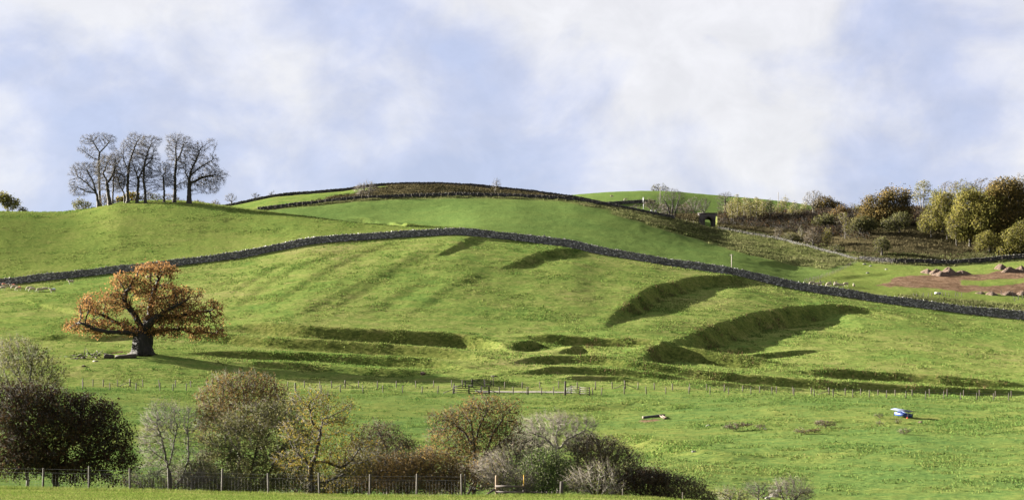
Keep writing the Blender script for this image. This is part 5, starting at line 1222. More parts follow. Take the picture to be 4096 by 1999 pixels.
fence("post_fence", "short wire fence in front of the visible gravel track", [line_pt(7, u) for u in (1958, 1998, 2053, 2108, 2113, 2166, 2214, 2258)], pmd, 1.2, (0.35, 0.7, 1.05), 4)
near_u2 = [2371, 2407, 2497, 2585, 2663, 2756, 2840, 2915, 3004, 3089, 3176, 3257, 3333, 3411, 3477, 3546, 3623, 3703, 3775, 3843, 3908, 3975, 4035, 4100]
fence("post_fence", "low wire fence along the near pasture past the dark gatepost", [line_pt(7, u) for u in near_u2], pmd, 1.15, (0.35, 0.7, 1.05), 5)
pmu = post_mesh("post", 0.16, 1.25, M_POST)
up_u = list(np.arange(1040, 2480, 29))
fence("upper_fence", "row of pale fence posts in front of the upper wall", [line_pt(14, u + rng.uniform(-4, 4), -0.6) for u in up_u], pmu, 1.25, (0.5, 1.0), 6, strainers=(11,), me_s=pmu)
up_u2 = [2490, 2525, 2560, 2600, 2640, 2672, 2699, 2722, 2745, 2775, 2873, 2892, 2915, 2942, 2965, 2985, 3010, 3035, 3055, 3070, 3092, 3105, 3122, 3135, 3175, 3188, 3209, 3230, 3262, 3290, 3318, 3350, 3395, 3425]
fence("upper_fence", "weathered posts beside the wall running down past the bridge", [line_pt(14, u, -0.6) for u in up_u2], pmu, 1.25, (0.5, 1.0), 7, lean=0.06)
up_u3 = [3458, 3504, 3551, 3588, 3622, 3659, 3700, 3740, 3785, 3830, 3875, 3920, 3965, 4010, 4052, 4092]
fence("upper_fence", "posts standing against the wall at the foot of the wood", [line_pt(14, u, -0.6) for u in up_u3], pmu, 1.25, (0.5, 1.0), 8, lean=0.05)
desc = [hit(u, v, 465) for u, v in zip(np.linspace(3425, 3218, 34), np.interp(np.linspace(0, 1, 34), [0, .18, .5, .8, 1], [1052, 1072, 1102, 1122, 1131]))]
fence("small_fence", "close-set little fence running down from the wall corner to the sheep", desc, post_mesh("post", 0.12, 1.1, M_POST), 1.1, (0.4, 0.8), 9, lean=0.08)
fence("small_fence", "few leaning posts behind the sheep beyond the wall", [hit(u, v, 465) for u, v in [(3236, 1139), (3258, 1139), (3278, 1139), (3282, 1139), (3300, 1140), (3328, 1141), (3337, 1141), (3343, 1141)]], pmd, 1.1, (0.5,), 10, lean=0.2)
fence("small_fence", "ragged line of thin posts beyond the wall near the white trough", [hit(u, v, 465) for u, v in [(3655, 1189), (3668, 1190), (3688, 1191), (3694, 1190), (3713, 1190), (3727, 1188), (3758, 1186), (3772, 1186), (3784, 1185), (3797, 1186), (3822, 1188), (3832, 1188), (3846, 1188)]], pmd, 1.2, (0.5,), 11, lean=0.13)
fence("small_fence", "short bit of thin posts at the picture edge before the bare earth", [hit(u, v, 465) for u, v in [(4004, 1178), (4032, 1180), (4048, 1181), (4060, 1208), (4072, 1200), (4090, 1196)]], pmd, 1.2, (0.5,), 12, lean=0.1)
# foreground fence with netting
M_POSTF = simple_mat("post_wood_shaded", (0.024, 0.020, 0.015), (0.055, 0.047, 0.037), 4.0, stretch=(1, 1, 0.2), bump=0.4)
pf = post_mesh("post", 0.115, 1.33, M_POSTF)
fu = [-12, 172, 356, 520, 676, 888, 1074, 1278, 1480, 1667, 1848]
fbase = [line_pt(2, u, 1.5) for u in fu]
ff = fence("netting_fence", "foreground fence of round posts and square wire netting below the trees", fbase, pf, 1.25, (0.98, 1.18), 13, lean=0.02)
Pn = np.array(fbase) - fbase[0]
mb = MB()
for hz in (0.08, 0.2, 0.33, 0.47, 0.62, 0.78, 0.9): mb.tube(Pn + np.array([0, -0.07, hz]), 0.0012, 3, cap=False)
for k in range(len(Pn) - 1):
    for s in np.arange(0, 1, 0.07):
        q = Pn[k] * (1 - s) + Pn[k + 1] * s + np.array([0, -0.07, 0]); mb.tube([q + [0, 0, 0.06], q + [0, 0, 0.9]], 0.0012, 3, cap=False)
n_ = mb.build("netting", M_WIRE, ff); n_["kind"] = "stuff"
p2 = line_pt(2, 1858, 1.5)
tag(obj("spare_post", pf, None, None, p2, (0.02, 0.03, 0)), "weathered post leaning close beside the last netting post", "post")
q2 = line_pt(2, 2491, 2.0)
tag(obj("thin_stake", post_mesh("thin_stake", 0.07, 0.62, M_POST), None, None, q2), "thin pale stake alone on the foreground bank", "stake")
q2 = line_pt(2, 2731, 5.0)
tag(obj("thin_stake", post_mesh("thin_stake", 0.07, 0.62, M_POST), None, None, (q2[0], q2[1], P3(2731, 2010, q2[1])[2])), "thin stake before the reddish-brown bush at the bottom edge", "stake")

# stile with the yellow waymark
Yst = 105.4
def W(u, v, y=Yst): return P3(u, v, y)
b0 = line_pt(2, 1988, 1.4)
M_RAIL = simple_mat("rail_wood", (0.045, 0.036, 0.033), (0.10, 0.084, 0.075), 3.0, stretch=(0.3, 1, 1), bump=0.4)
M_YEL = simple_mat("yellow_paint", (0.302, 0.173, 0.004), (0.346, 0.209, 0.006), 2.0, rough=0.5, bump=0.05)
st = empty("wooden_stile", b0, "wooden stile of weathered rails on a stout post beside the foreground fence", "stile")
def wl(p): return np.asarray(p) - b0
mb = MB(); mb.tube([wl(W(1987, 2010)), wl(W(1987, 1940)), wl(W(1987, 1905)), wl(W(1987, 1900))], [0.10, 0.098, 0.094, 0.085], 10); mb.build("stout_post", M_POSTW, st)
mb = MB(); mb.bar(wl(W(2095, 2005)), wl(W(2095, 1935)), 0.13, 0.13); mb.build("post", M_POSTD, st)
for vv, y in ((1943, -0.1), (1966, -0.1), (1985, -0.1)):
    mb = MB(); mb.bar(wl(W(1981, vv, Yst + y)), wl(W(2099, vv + 2, Yst + y)), 0.05, 0.115); mb.build("rail", M_RAIL, st)
mb = MB(); mb.tube([wl(W(1980, 1955)), wl(W(1925, 1990, Yst - 0.3))], 0.05, 7); mb.build("brace", M_POSTD, st)
mb = MB(); mb.bar(wl(W(2095, 1942, Yst - 0.13)), wl(W(2095, 1898, Yst - 0.13)), 0.15, 0.05, up=(1, 0, 0)); yb = mb.build("waymark_board", M_YEL, st)
yb["label"] = "bright yellow painted upright board"
for vv in (1927, 1938):
    mb = MB(); q = wl(W(2095, vv, Yst - 0.165)); mb.tube([q, q + np.array([0, -0.02, 0])], 0.016, 6); mb.build("bolt", M_POSTD, yb, )
b1 = line_pt(2, 2108, 1.4)
hu = empty("sheep_hurdle", b1, "low dark hurdle of short pickets under a rail next to the yellow waymark", "hurdle")
mb = MB(); mb.bar(W(2103, 1966) - b1, W(2232, 1975) - b1, 0.05, 0.09); mb.build("rail", M_POSTD, hu)
for u in (2107, 2128, 2147, 2168, 2188, 2209, 2228):
    mb = MB(); mb.bar(W(u, 2004, Yst + 0.06) - b1, W(u, 1964 if u > 2110 else 1953, Yst + 0.06) - b1, 0.085, 0.04); mb.build("picket", M_POSTD, hu)
b2 = line_pt(2, 2244, 1.4)
mb = MB(); mb.bar((0, 0, -0.3), W(2247, 1924) - b2, 0.19, 0.17); tag(mb.build("old_gatepost", M_POSTD, None, b2), "thick weathered grey gatepost leaning at the end of the low hurdle", "post")

# ------------------------------------------------------------------ gates by the track
M_GATE = simple_mat("gate_wood", (0.012, 0.010, 0.008), (0.028, 0.023, 0.019), 4.0, stretch=(0.3, 1, 1), bump=0.4)
def gate_run(name, label, line, posts, tall, rails, gate, h, dy=0.0):
    base = line_pt(line, posts[0], dy); y0 = base[1]
    root = empty(name, base, label, "gate")
    B = [line_pt(line, u, dy) - base for u in posts]
    for k, p in enumerate(B):
        hh = h * (1.18 if k in tall else 1.0)
        mb = MB(); mb.box(p + np.array([0, 0, hh / 2 - 0.15]), (0.2 if k in tall else 0.16, 0.16, hh + 0.3)); mb.build("post", M_GATE, root)
    for k in range(len(B) - 1):
        if k == gate: continue
        for j in range(rails):
            z = 0.18 + (h - 0.35) * j / (rails - 1)
            mb = MB(); mb.bar(B[k] + np.array([0, -0.1, z]), B[k + 1] + np.array([0, -0.1, z]), 0.05, 0.10); mb.build("rail", M_GATE, root)
    gl = empty("gate_leaf", B[gate]); gl.parent = root
    d = B[gate + 1] - B[gate]
    zz = np.linspace(0.15, h * 1.02, rails + 1)
    for z in zz:
        mb = MB(); mb.bar(d * 0.06 + np.array([0, -0.04, z]), d * 0.95 + np.array([0, -0.04, z]), 0.05, 0.085); mb.build("bar", M_GATE, gl)
    for f in (0.06, 0.95):
        mb = MB(); mb.bar(d * f + np.array([0, -0.02, 0.1]), d * f + np.array([0, -0.02, h * 1.06]), 0.07, 0.08); mb.build("stile", M_GATE, gl)
    mb = MB(); mb.bar(d * 0.08 + np.array([0, -0.08, zz[-1]]), d * 0.93 + np.array([0, -0.08, zz[0]]), 0.04, 0.08); mb.build("diagonal", M_GATE, gl)
    for sgn, k in ((-1, 0), (1, len(B) - 1)):
        mb = MB(); mb.tube([B[k] + np.array([0, 0, h * 0.55]), B[k] + np.array([sgn * 1.7, 0, 0.05 + (ground(base[0] + B[k][0] + sgn * 1.7, y0) - base[2] - B[k][2])])], 0.05, 6)
        mb.build("brace", M_GATE, root)
    return root
gate_run("wooden_gate", "wooden gate with side rails on the far side of the track beside the signpost", 8, [1861, 1888, 1938, 1964], (1, 2), 4, 1, 1.12)
gate_run("wooden_gate", "darker wooden gate with long side rails on the near side of the track", 7, [1816, 1875, 1926, 1955], (0,), 4, 1, 1.35)
sp = line_pt(8, 1973, 0.5)
sg = empty("footpath_signpost", sp, "tall wooden footpath signpost with two finger boards by the far gate", "signpost")
mb = MB(); mb.box((0, 0, 0.85), (0.12, 0.12, 2.3)); mb.build("post", M_POST, sg)
mb = MB(); mb.bar((0.03, -0.08, 1.83), (0.66, -0.05, 1.80), 0.04, 0.19); mb.build("finger_board", M_POSTD, sg)
mb = MB(); mb.bar((-0.03, -0.08, 1.85), (-0.33, 0.12, 1.82), 0.04, 0.19); mb.build("finger_board", M_POST, sg)
gp = line_pt(7, 2261, -0.8)
mb = MB(); mb.box((0, 0, 0.95), (0.30, 0.28, 2.5), jit=0.015); tag(mb.build("dark_gatepost", M_POSTD, None, gp), "thick black gatepost standing tall at the end of the gravel track", "post")
M_GALV = simple_mat("galvanised_steel", (0.12, 0.125, 0.13), (0.22, 0.225, 0.23), 3.0, metallic=0.7, rough=0.5, bump=0.1)
mg = line_pt(7, 2266, -0.6); mroot = empty("metal_gate", mg, "narrow open metal gate hung from the black gatepost", "gate")
e1 = line_pt(7, 2288, 2.6) - mg
for z in np.linspace(0.2, 1.2, 6):
    mb = MB(); mb.tube([np.array([0, 0, z]), e1 + np.array([0, 0, z])], 0.022, 6); mb.build("bar", M_GALV, mroot)
for f in (0, .33, .66, 1):
    mb = MB(); mb.tube([e1 * f + np.array([0, 0, 0.2]), e1 * f + np.array([0, 0, 1.2])], 0.022, 6); mb.build("upright", M_GALV, mroot)
mb = MB(); mb.tube([np.array([0, 0, 1.2]), e1 * .33 + np.array([0, 0, .2]), e1 * .66 + np.array([0, 0, 1.2]), e1 + np.array([0, 0, .2])], 0.018, 5); mb.build("brace", M_GALV, mroot)
rf = [line_pt(7, 2285, 2.6), line_pt(7, 2320, 1.0), line_pt(7, 2358, -0.9)]
rroot = empty("rail_fence", rf[0], "short sloping four-rail fence between the metal gate and the wire fence", "fence")
for p in rf:
    mb = MB(); mb.box(p - rf[0] + np.array([0, 0, 0.5]), (0.15, 0.15, 1.6)); mb.build("post", M_GATE, rroot)
for k in range(2):
    for z in (0.25, 0.55, 0.85, 1.15):
        mb = MB(); mb.bar(rf[k] - rf[0] + np.array([0, -0.09, z]), rf[k + 1] - rf[0] + np.array([0, -0.09, z]), 0.05, 0.10); mb.build("rail", M_GATE, rroot)

# ------------------------------------------------------------------ railway bridge
M_BR = simple_mat("bridge_stone", (0.035, 0.031, 0.031), (0.085, 0.075, 0.073), 1.6, bump=0.8, bdist=0.08)
M_BRP = simple_mat("bridge_coping", (0.030, 0.026, 0.024), (0.070, 0.060, 0.055), 1.6, bump=0.6)
M_BRW = simple_mat("bridge_pale_quoin", (0.085, 0.076, 0.062), (0.15, 0.14, 0.115), 2.0, bump=0.5)
Yb = 677.0; sB = Yb / FPX
bc = np.array([(2830 - CU) * sB, Yb, (VH - 916) * sB])
br = empty("railway_bridge", bc, "dark stone railway bridge with a single arch in the embankment", "bridge")
XL, XR, ZT = -36 * sB, 36 * sB, 62 * sB
ox0, ox1 = -10 * sB, 20 * sB; oc = (ox0 + ox1) / 2; orad = (ox1 - ox0) / 2; zs = (916 - 884) * sB
arc = [(oc + orad * math.cos(t), zs + orad * 1.05 * math.sin(t)) for t in np.linspace(math.pi, 0, 19)]
inner = [(ox0, -1.2)] + arc + [(ox1, -1.2)]
outer = []
for (x, z) in inner:
    if z <= zs + 0.01 and x <= oc: outer.append((XL, z))
    elif z <= zs + 0.01: outer.append((XR, z))
    else:
        f = (x - ox0) / (ox1 - ox0); outer.append((XL + f * (XR - XL), ZT))
outer[1] = (XL, zs); outer[-2] = (XR, zs)
outer[2] = (XL, ZT); outer[-3] = (XR, ZT)
dep = 6.5
n = len(inner); V = []
for y in (0, dep):
    for p in inner: V.append((p[0], y, p[1]))
    for p in outer: V.append((p[0], y, p[1]))
F = []
for k in range(n - 1):
    a, b, c, d = k, k + 1, n + k + 1, n + k
    F.append((a, b, c, d)); F.append((2 * n + d, 2 * n + c, 2 * n + b, 2 * n + a))
    F.append((b, a, 2 * n + a, 2 * n + b)); F.append((d, c, 2 * n + c, 2 * n + d))
obj("bridge_wall", make_mesh("bridge_wall", V, [np.array(F)]), M_BR, br)
for k in range(1, len(arc)):
    (x0, z0), (x1, z1) = arc[k - 1], arc[k]
    def o_(x, z, e): 
        dx, dz = x - oc, z - zs; l = math.hypot(dx, dz); return (x + dx / l * e, z + dz / l * e)
    a0, a1 = o_(x0, z0, 0.02), o_(x1, z1, 0.02); q0, q1 = o_(x0, z0, 0.5), o_(x1, z1, 0.5)
    V = [(p[0], y, p[1]) for y in (-0.09, 0.1) for p in (a0, a1, q1, q0)]
    me = make_mesh("arch_stone", V, [np.array([(0, 1, 2, 3), (7, 6, 5, 4), (0, 4, 5, 1), (1, 5, 6, 2), (2, 6, 7, 3), (3, 7, 4, 0)])])
    obj("arch_stone", me, M_BRP, br)
mb = MB(); mb.box((0, 0.2, ZT + 0.14), (XR - XL + 0.5, 0.75, 0.28)); mb.build("parapet_coping", M_BRP, br)
for sx in (XL + 0.35, XR - 0.35):
    mb = MB(); mb.box((sx, -0.12, ZT / 2 - 0.3), (0.75, 0.28, ZT + 0.5)); mb.build("pilaster", M_BR, br)
mb = MB(); mb.bar((XR + 0.05, -0.1, 1.9), (XR + 0.15, -0.1, ZT - 0.2), 0.25, 0.3); mb.build("pale_edge", M_BRW, br)
mb = MB(); mb.box((XR - 0.2, -1.2, 0.55), (0.5, 2.0, 1.7)); mb.build("wing_wall", M_BRW, br)
gb = np.array([(2835 - CU) * sB, Yb + 0.8, bc[2]]); gb[2] = ground(gb[0], gb[1])
gr = empty("field_gate", gb, "dark barred field gate standing under the bridge arch", "gate")
for z in np.linspace(0.15, 1.25, 5):
    mb = MB(); mb.bar((-1.2, 0, z), (1.2, 0, z), 0.05, 0.09); mb.build("bar", M_POSTD, gr)
for x in (-1.2, 0, 1.2):
    mb = MB(); mb.bar((x, 0.05, 0), (x, 0.05, 1.3), 0.08, 0.08); mb.build("upright", M_POSTD, gr)

# poles, mast and cabinets
M_POLE = simple_mat("pole_wood", (0.10, 0.09, 0.075), (0.19, 0.17, 0.145), 2.0, stretch=(1, 1, 0.1))
M_STEEL = simple_mat("mast_steel", (0.187, 0.194, 0.202), (0.259, 0.266, 0.274), 1.0, rough=0.45, bump=0)
def pole(name, label, u, vtop, Y, r0, cross=None, mat=M_POLE):
    b = np.array([(u - CU) / FPX * Y, Y, 0]); b[2] = ground(b[0], Y); hgt = (VH - vtop) / FPX * Y - b[2]
    root = empty(name, b, label, "pole")
    mb = MB(); mb.tube([(0, 0, -0.4), (0, 0, hgt * .5), (0, 0, hgt)], [r0, r0 * 0.88, r0 * 0.75], 8); mb.build("shaft", mat, root)
    if cross:
        mb = MB(); mb.bar((-cross / 2, -0.12, hgt - 0.25), (cross / 2, -0.12, hgt - 0.25), 0.1, 0.12); mb.build("crossarm", mat, root)
        for x in (-cross / 2 + 0.08, 0, cross / 2 - 0.08):
            mb = MB(); mb.tube([(x, -0.12, hgt - 0.2), (x, -0.12, hgt + 0.05)], 0.05, 6); mb.build("insulator", M_POSTD, root)
    return root, hgt
pole("utility_pole", "wooden utility pole with a short crossarm just behind the long wall", 2927, 1017, 473, 0.15, 0.9)
pole("utility_pole", "thin wooden pole in front of the wind-shaped tree on the far hill", 2641, 745, 770, 0.15)
pole("utility_pole", "thin dark pole rising above the embankment birches", 3113, 769, 700, 0.13)
mr, mh = pole("mobile_mast", "slim pale steel mobile mast beyond the end of the upper wall", 2574, 789, 700, 0.11, None, M_STEEL)
mb = MB(); mb.tube([(0, 0, mh * .68), (0, 0, mh)], 0.21, 10); mb.build("antenna_shroud", M_STEEL, mr)
mb = MB(); mb.tube([(0, 0, mh * .60), (0, 0, mh * .66)], 0.17, 8); mb.build("collar", M_POSTD, mr)
M_CAB = simple_mat("cabinet_grey", (0.122, 0.130, 0.130), (0.158, 0.166, 0.166), 1.0, rough=0.6, bump=0)
for u, lab in ((2606, "grey steel equipment cabinet, the one closer to the mast"), (2623, "grey steel equipment cabinet, the one farther from the mast")):
    y = 690; b = np.array([(u - CU) / FPX * y, y, 0]); b[2] = ground(b[0], y)
    c = empty("equipment_cabinet", b, lab, "cabinet", "equipment cabinets by the mast")
    mb = MB(); mb.box((0, 0, 0.75), (0.62, 0.6, 1.7)); mb.build("body", M_CAB, c)
    mb = MB(); mb.box((0, 0, 1.63), (0.7, 0.68, 0.08)); mb.build("cap", M_CAB, c)
    mb = MB(); mb.box((0, -0.312, 0.8), (0.52, 0.02, 1.4)); mb.build("door", M_CAB, c)

# ------------------------------------------------------------------ feeders and troughs
M_BLUE = simple_mat("feeder_blue", (0.008, 0.026, 0.124), (0.013, 0.035, 0.143), 2.0, rough=0.5, bump=0.05)
M_ROOF = simple_mat("feeder_roof", (0.043, 0.054, 0.086), (0.063, 0.075, 0.110), 2.0, rough=0.55, bump=0.05)
fb = hit(3612, 1668, 150)
fd = empty("hay_feeder", fb, "bright blue roofed hay feeder standing on the near pasture", "feeder", rz=math.radians(-33))
fd.rotation_euler = (math.radians(1), math.radians(9), math.radians(-44))
fd.scale = (0.9, 0.9, 0.9)
Lf, Wf = 2.3, 1.25
for sy in (-1, 1):
    mb = MB(); mb.bar((-Lf / 2, sy * Wf / 2, 0.42), (Lf / 2, sy * Wf / 2, 0.42), 0.05, 0.46); mb.build("side_panel", M_BLUE, fd)
for sx in (-1, 1):
    mb = MB(); mb.bar((sx * Lf / 2, -Wf / 2 + 0.03, 0.42), (sx * Lf / 2, Wf / 2 - 0.03, 0.42), 0.05, 0.46); mb.build("end_panel", M_BLUE, fd)
mb = MB(); mb.box((0, 0, 0.22), (Lf - 0.06, Wf - 0.06, 0.05)); mb.build("floor", M_BLUE, fd)
for sx in (-1, 1):
    for sy in (-1, 1):
        mb = MB(); mb.tube([(sx * (Lf / 2 + .03), sy * (Wf / 2 + .03), -0.1), (sx * (Lf / 2 + .03), sy * (Wf / 2 + .03), 1.0)], 0.03, 6); mb.build("leg", M_POSTD, fd)
mb = MB()
for sy in (-1, 1):
    mb.bar((-Lf / 2, sy * 0.4, 0.95), (Lf / 2, 0.03 * sy, 0.42), 0.03, 0.12)
mb.build("hay_rack", M_BLUE, fd)
V = []
for x in (-Lf / 2 - 0.45, Lf / 2 + 0.45):
    for y, z in ((-Wf / 2 - 0.45, 0.98), (0, 1.16), (Wf / 2 + 0.45, 0.98)):
        V.append((x, y, z)); V.append((x, y, z - 0.03))
F = [(0, 6, 8, 2), (2, 8, 10, 4), (1, 3, 9, 7), (3, 5, 11, 9), (0, 1, 7, 6), (4, 10, 11, 5), (0, 2, 3, 1), (2, 4, 5, 3), (6, 7, 9, 8), (8, 9, 11, 10)]
obj("roof", make_mesh("roof", V, [np.array(F)]), M_ROOF, fd)
mb = MB(); mb.tube([(Lf / 2, -Wf / 2 - 0.1, 0.05), (Lf / 2 + 0.12, -Wf / 2 - 0.1, 0.05)], 0.13, 8); mb.build("wheel", simple_mat("red_plastic", (0.45, 0.05, 0.03), (0.5, 0.08, 0.05)), fd)
M_TRD = simple_mat("trough_dark", (0.022, 0.022, 0.026), (0.05, 0.05, 0.055), 2.0, bump=0.2)
M_TRW = simple_mat("trough_wood", (0.067, 0.046, 0.032), (0.106, 0.076, 0.057), 3.0, stretch=(0.3, 1, 1), bump=0.3)
def trough(label, pa, pb, w, h, out_mat, in_mat, flip):
    pa, pb = np.array(pa), np.array(pb)
    root = empty("feed_trough", pa, label, "trough")
    d = pb - pa; L = np.linalg.norm(d); d /= L; a = np.cross(d, [0, 0, 1.0]); a /= np.linalg.norm(a)
    up = np.array([0, 0, 1.0]); e = d * L
    for s in (-1, 1):
        off = a * s * w / 2
        lo = off * (0.55 if not flip else 1.0); hi = off * (1.0 if not flip else 0.7)
        V = [lo, lo + e, hi + e + up * h, hi + up * h]; V = V + [v - a * s * 0.03 for v in V]
        obj("side_board", make_mesh("side_board", V, [np.array([(0, 1, 2, 3), (7, 6, 5, 4), (0, 4, 5, 1), (1, 5, 6, 2), (2, 6, 7, 3), (3, 7, 4, 0)])]), out_mat if flip else in_mat, root)
    z = h if flip else 0.03
    mb = MB(); mb.bar(up * z, e + up * z, w * 0.72 if flip else w * .56, 0.03); mb.build("base_board", out_mat, root)
    for q in (0.0, 1.0):
        mb = MB(); c = e * q; mb.bar(c - a * w * .42 + up * h * .5, c + a * w * .42 + up * h * .5, 0.05, h * 1.08); mb.build("end_board", in_mat, root)
    return root
ta, tb = hit(2572, 1673, 180), hit(2655, 1661, 180); tb[1] = ta[1] + (tb[1] - ta[1]) * 0.6; tb[2] = ground(tb[0], tb[1])
trough("long dark feed trough lying upside down on trampled earth", ta, tb, 0.42, 0.30, M_TRD, M_TRW, True)
tc, td = hit(2638, 1664, 180), hit(2661, 1676, 180)
trough("short pale feed trough lying open beside the long dark one", tc + np.array([0, -0.2, 0]), td, 0.42, 0.26, M_TRD, M_TRW, False)
wb = hit(3751, 1176, 465); wt = empty("water_trough", wb, "small white water trough in the field beyond the wall", "trough")
M_WHITE = simple_mat("white_enamel", (0.252, 0.252, 0.245), (0.302, 0.302, 0.295), 2.0, rough=0.4, bump=0)
for (c, s) in (((0, -.33, .25), (1.5, .05, .5)), ((0, .33, .25), (1.5, .05, .5)), ((-.75, 0, .25), (.05, .6, .5)), ((.75, 0, .25), (.05, .6, .5)), ((0, 0, .1), (1.45, .6, .05))):
    mb = MB(); mb.box(c, s); mb.build("panel", M_WHITE, wt)

# ------------------------------------------------------------------ spoil heaps and rocks
M_HEAP = simple_mat("spoil_earth", (0.037, 0.023, 0.014), (0.116, 0.072, 0.048), 1.6, bump=1.0, bdist=0.5)
def lump(name, label, u, v, wu, hv, mat, cat, seed, ymin=465, group=None, ang=9.0):
    r = np.random.default_rng(seed); b = hit(u, v, ymin); S = b[1] / FPX; R = wu * S / 2 * 1.05; H = hv * S * 0.85
    nr, na = 13, 36; V = []
    ph = r.random(6) * 6.28
    for i in range(nr):
        f = i / (nr - 1)
        for j in range(na):
            t = 2 * math.pi * j / na
            rr = R * f * (1 + 0.16 * math.sin(2 * t + ph[0]) + 0.10 * math.sin(5 * t + ph[1]))
            z = H * (1 - f ** 1.5) * (1 + 0.14 * math.sin(2 * t + ph[3]) * math.sin(3.1 * f + ph[4])) * (1 + 0.12 * math.sin(3 * t + ph[2]) * f) + (0.03 * H) * r.normal() * (0.1 < f < 0.97) - 0.25 * (f == 1)
            V.append((rr * math.cos(t), rr * math.sin(t) * 0.8, z))
    idx = np.arange(nr * na).reshape(nr, na)
    F = np.stack([idx[:-1], np.roll(idx[:-1], -1, 1), np.roll(idx[1:], -1, 1), idx[1:]], -1).reshape(-1, 4)
    V = np.array(V)
    gx = np.array([ground(b[0] + x, b[1] + y) for x, y in V[::na // 2, :2]])
    slope = (ground(b[0], b[1] + 2) - ground(b[0], b[1] - 2)) / 4; sx = (ground(b[0] + 2, b[1]) - ground(b[0] - 2, b[1])) / 4
    V[:, 2] += V[:, 1] * slope + V[:, 0] * sx
    o = obj(name, make_mesh(name, V, [F[:, ::-1]], True), mat, None, b)
    return tag(o, label, cat, group)
HEAPG = "spoil heaps beside the bare earth"
for k, (u, v, w, hh, lab) in enumerate([(3712, 1093, 66, 20, "first brown earth heap at the uphill corner of the bare ground"), (3748, 1098, 66, 26, "second earth heap with a rounded top in the first cluster"), (3795, 1098, 86, 32, "tallest earth heap of the first cluster"),
        (3848, 1096, 62, 18, "low earth heap at the end of the first cluster"), (3765, 1103, 70, 20, "low front earth heap of the first cluster"),
        (4003, 1075, 60, 22, "earth heap standing apart above the second cluster"), (4038, 1087, 66, 24, "middle earth heap of the second cluster"), (4086, 1086, 70, 26, "earth heap of the second cluster cut by the picture edge"),
        (3966, 1178, 56, 14, "small dark earth heap at the lower end of the bare ground"), (4038, 1180, 60, 18, "dark earth heap second from the picture edge at the bottom of the bare ground"), (4090, 1180, 50, 18, "dark earth heap at the picture edge at the bottom of the bare ground"), (3925, 1174, 44, 9, "lowest flat earth heap on the lower rim of the bare ground")]):
    lump("earth_heap", lab, u, v, w, hh, M_HEAP, "heap", 300 + k, group=HEAPG)
M_ROCK = simple_mat("pale_rock", (0.079, 0.076, 0.068), (0.173, 0.166, 0.151), 2.0, bump=0.6, bdist=0.08)
def rock(label, u, v, size, seed, ymin=150, mat=None, name="rock", group="loose pale rocks"):
    r = np.random.default_rng(seed); b = hit(u, v, ymin)
    import bmesh
    bm = bmesh.new(); bmesh.ops.create_icosphere(bm, subdivisions=2, radius=0.5)
    pl = r.normal(0, 1, (5, 3)); pl /= np.linalg.norm(pl, axis=1, keepdims=True)
    for vv in bm.verts:
        c = np.array(vv.co)
        for p in pl:
            d = c @ p
            if d > 0.33: c = c - p * (d - 0.33)
        c = c * np.array([1.3, 1.0, 0.75]) + r.normal(0, 0.02, 3)
        vv.co = Vector(c * size)
    me = bpy.data.meshes.new(name); bm.to_mesh(me); bm.free()
    return tag(obj(name, me, mat or M_ROCK, None, b + np.array([0, 0, size * 0.12])), label, "rock", group)
for k, (u, v, s, lab, ym) in enumerate([(2560, 1892, 0.75, "grey boulder poking out above the gully bushes", 140), (3112, 1965, 0.55, "white rock upper one beside the leafless shrub", 140), (3095, 1985, 0.7, "white rock lower one at the bottom edge", 140), (3070, 1994, 0.5, "white rock smallest at the bottom edge", 140),
        (3060, 1717, 0.45, "pale rock beside the small tawny shrub", 150), (2832, 1704, 0.5, "dull rock in the grass uphill of the tawny shrub", 150), (3682, 1690, 0.5, "brown rock casting a shadow past the blue feeder", 150), (2775, 1806, 0.4, "pale rock mid pasture below the troughs", 150),
        (3458, 1058, 0.9, "pale boulder just below the wall corner", 465), (3482, 1065, 0.7, "pale boulder second below the wall corner", 465), (3470, 1093, 0.8, "pale boulder lower in the field with bare earth", 465), (3545, 1078, 0.7, "pale boulder before the earth heaps", 465),
        (1690, 1496, 0.9, "dark boulder at the foot of the lowest bank", 300), (335, 1466, 0.6, "dark stump of rock below the brushwood", 300)]):
    rock(lab, u, v, s, 400 + k, ym, M_HEAP if 'dark' in lab or 'brown' in lab else None, group="loose rocks")

# ------------------------------------------------------------------ fallen timber by the oak
M_LOG = simple_mat("log_bark", (0.022, 0.017, 0.014), (0.060, 0.046, 0.037), 3.0, stretch=(0.4, 1, 1), bump=0.7, bdist=0.05)
M_LOGP = simple_mat("log_bare_wood", (0.066, 0.055, 0.045), (0.131, 0.116, 0.096), 3.0, stretch=(0.4, 1, 1), bump=0.4)
def log(label, pts, rads, mat=M_LOG, name="fallen_log", group="fallen timber by the oak"):
    q = [hit(u, v, 300) for u, v in pts]; b = q[0].copy()
    P = np.array([p - b for p in q]); P[:, 2] += np.array(rads) * 0.75
    P[:, 1] *= 0.5
    for k in range(len(P)): P[k, 2] = ground(b[0] + P[k, 0], b[1] + P[k, 1]) - b[2] + rads[k] * 0.75
    mb = MB(); mb.tube(P, rads, 9); o = mb.build(name, mat, None, b, smooth=False)
    return tag(o, label, "log", group)
log("long dark fallen log running out from the oak's foot", [(545, 1430), (510, 1432), (480, 1432), (462, 1433)], [0.42, 0.40, 0.36, 0.34])
log("short thick log section with a pale cut end", [(418, 1432), (428, 1432), (440, 1432), (452, 1433)], [0.50, 0.45, 0.40, 0.38])
log("log lying against the oak's roots", [(575, 1423), (550, 1420), (512, 1422)], [0.30, 0.32, 0.26])
log("bleached branch piece on the grass before the brushwood", [(372, 1446), (382, 1447), (392, 1446)], [0.12, 0.14, 0.10], M_LOGP)
log("bleached chunk of wood in front of the brushwood", [(325, 1433), (334, 1433), (341, 1434)], [0.2, 0.2, 0.12], M_LOGP)
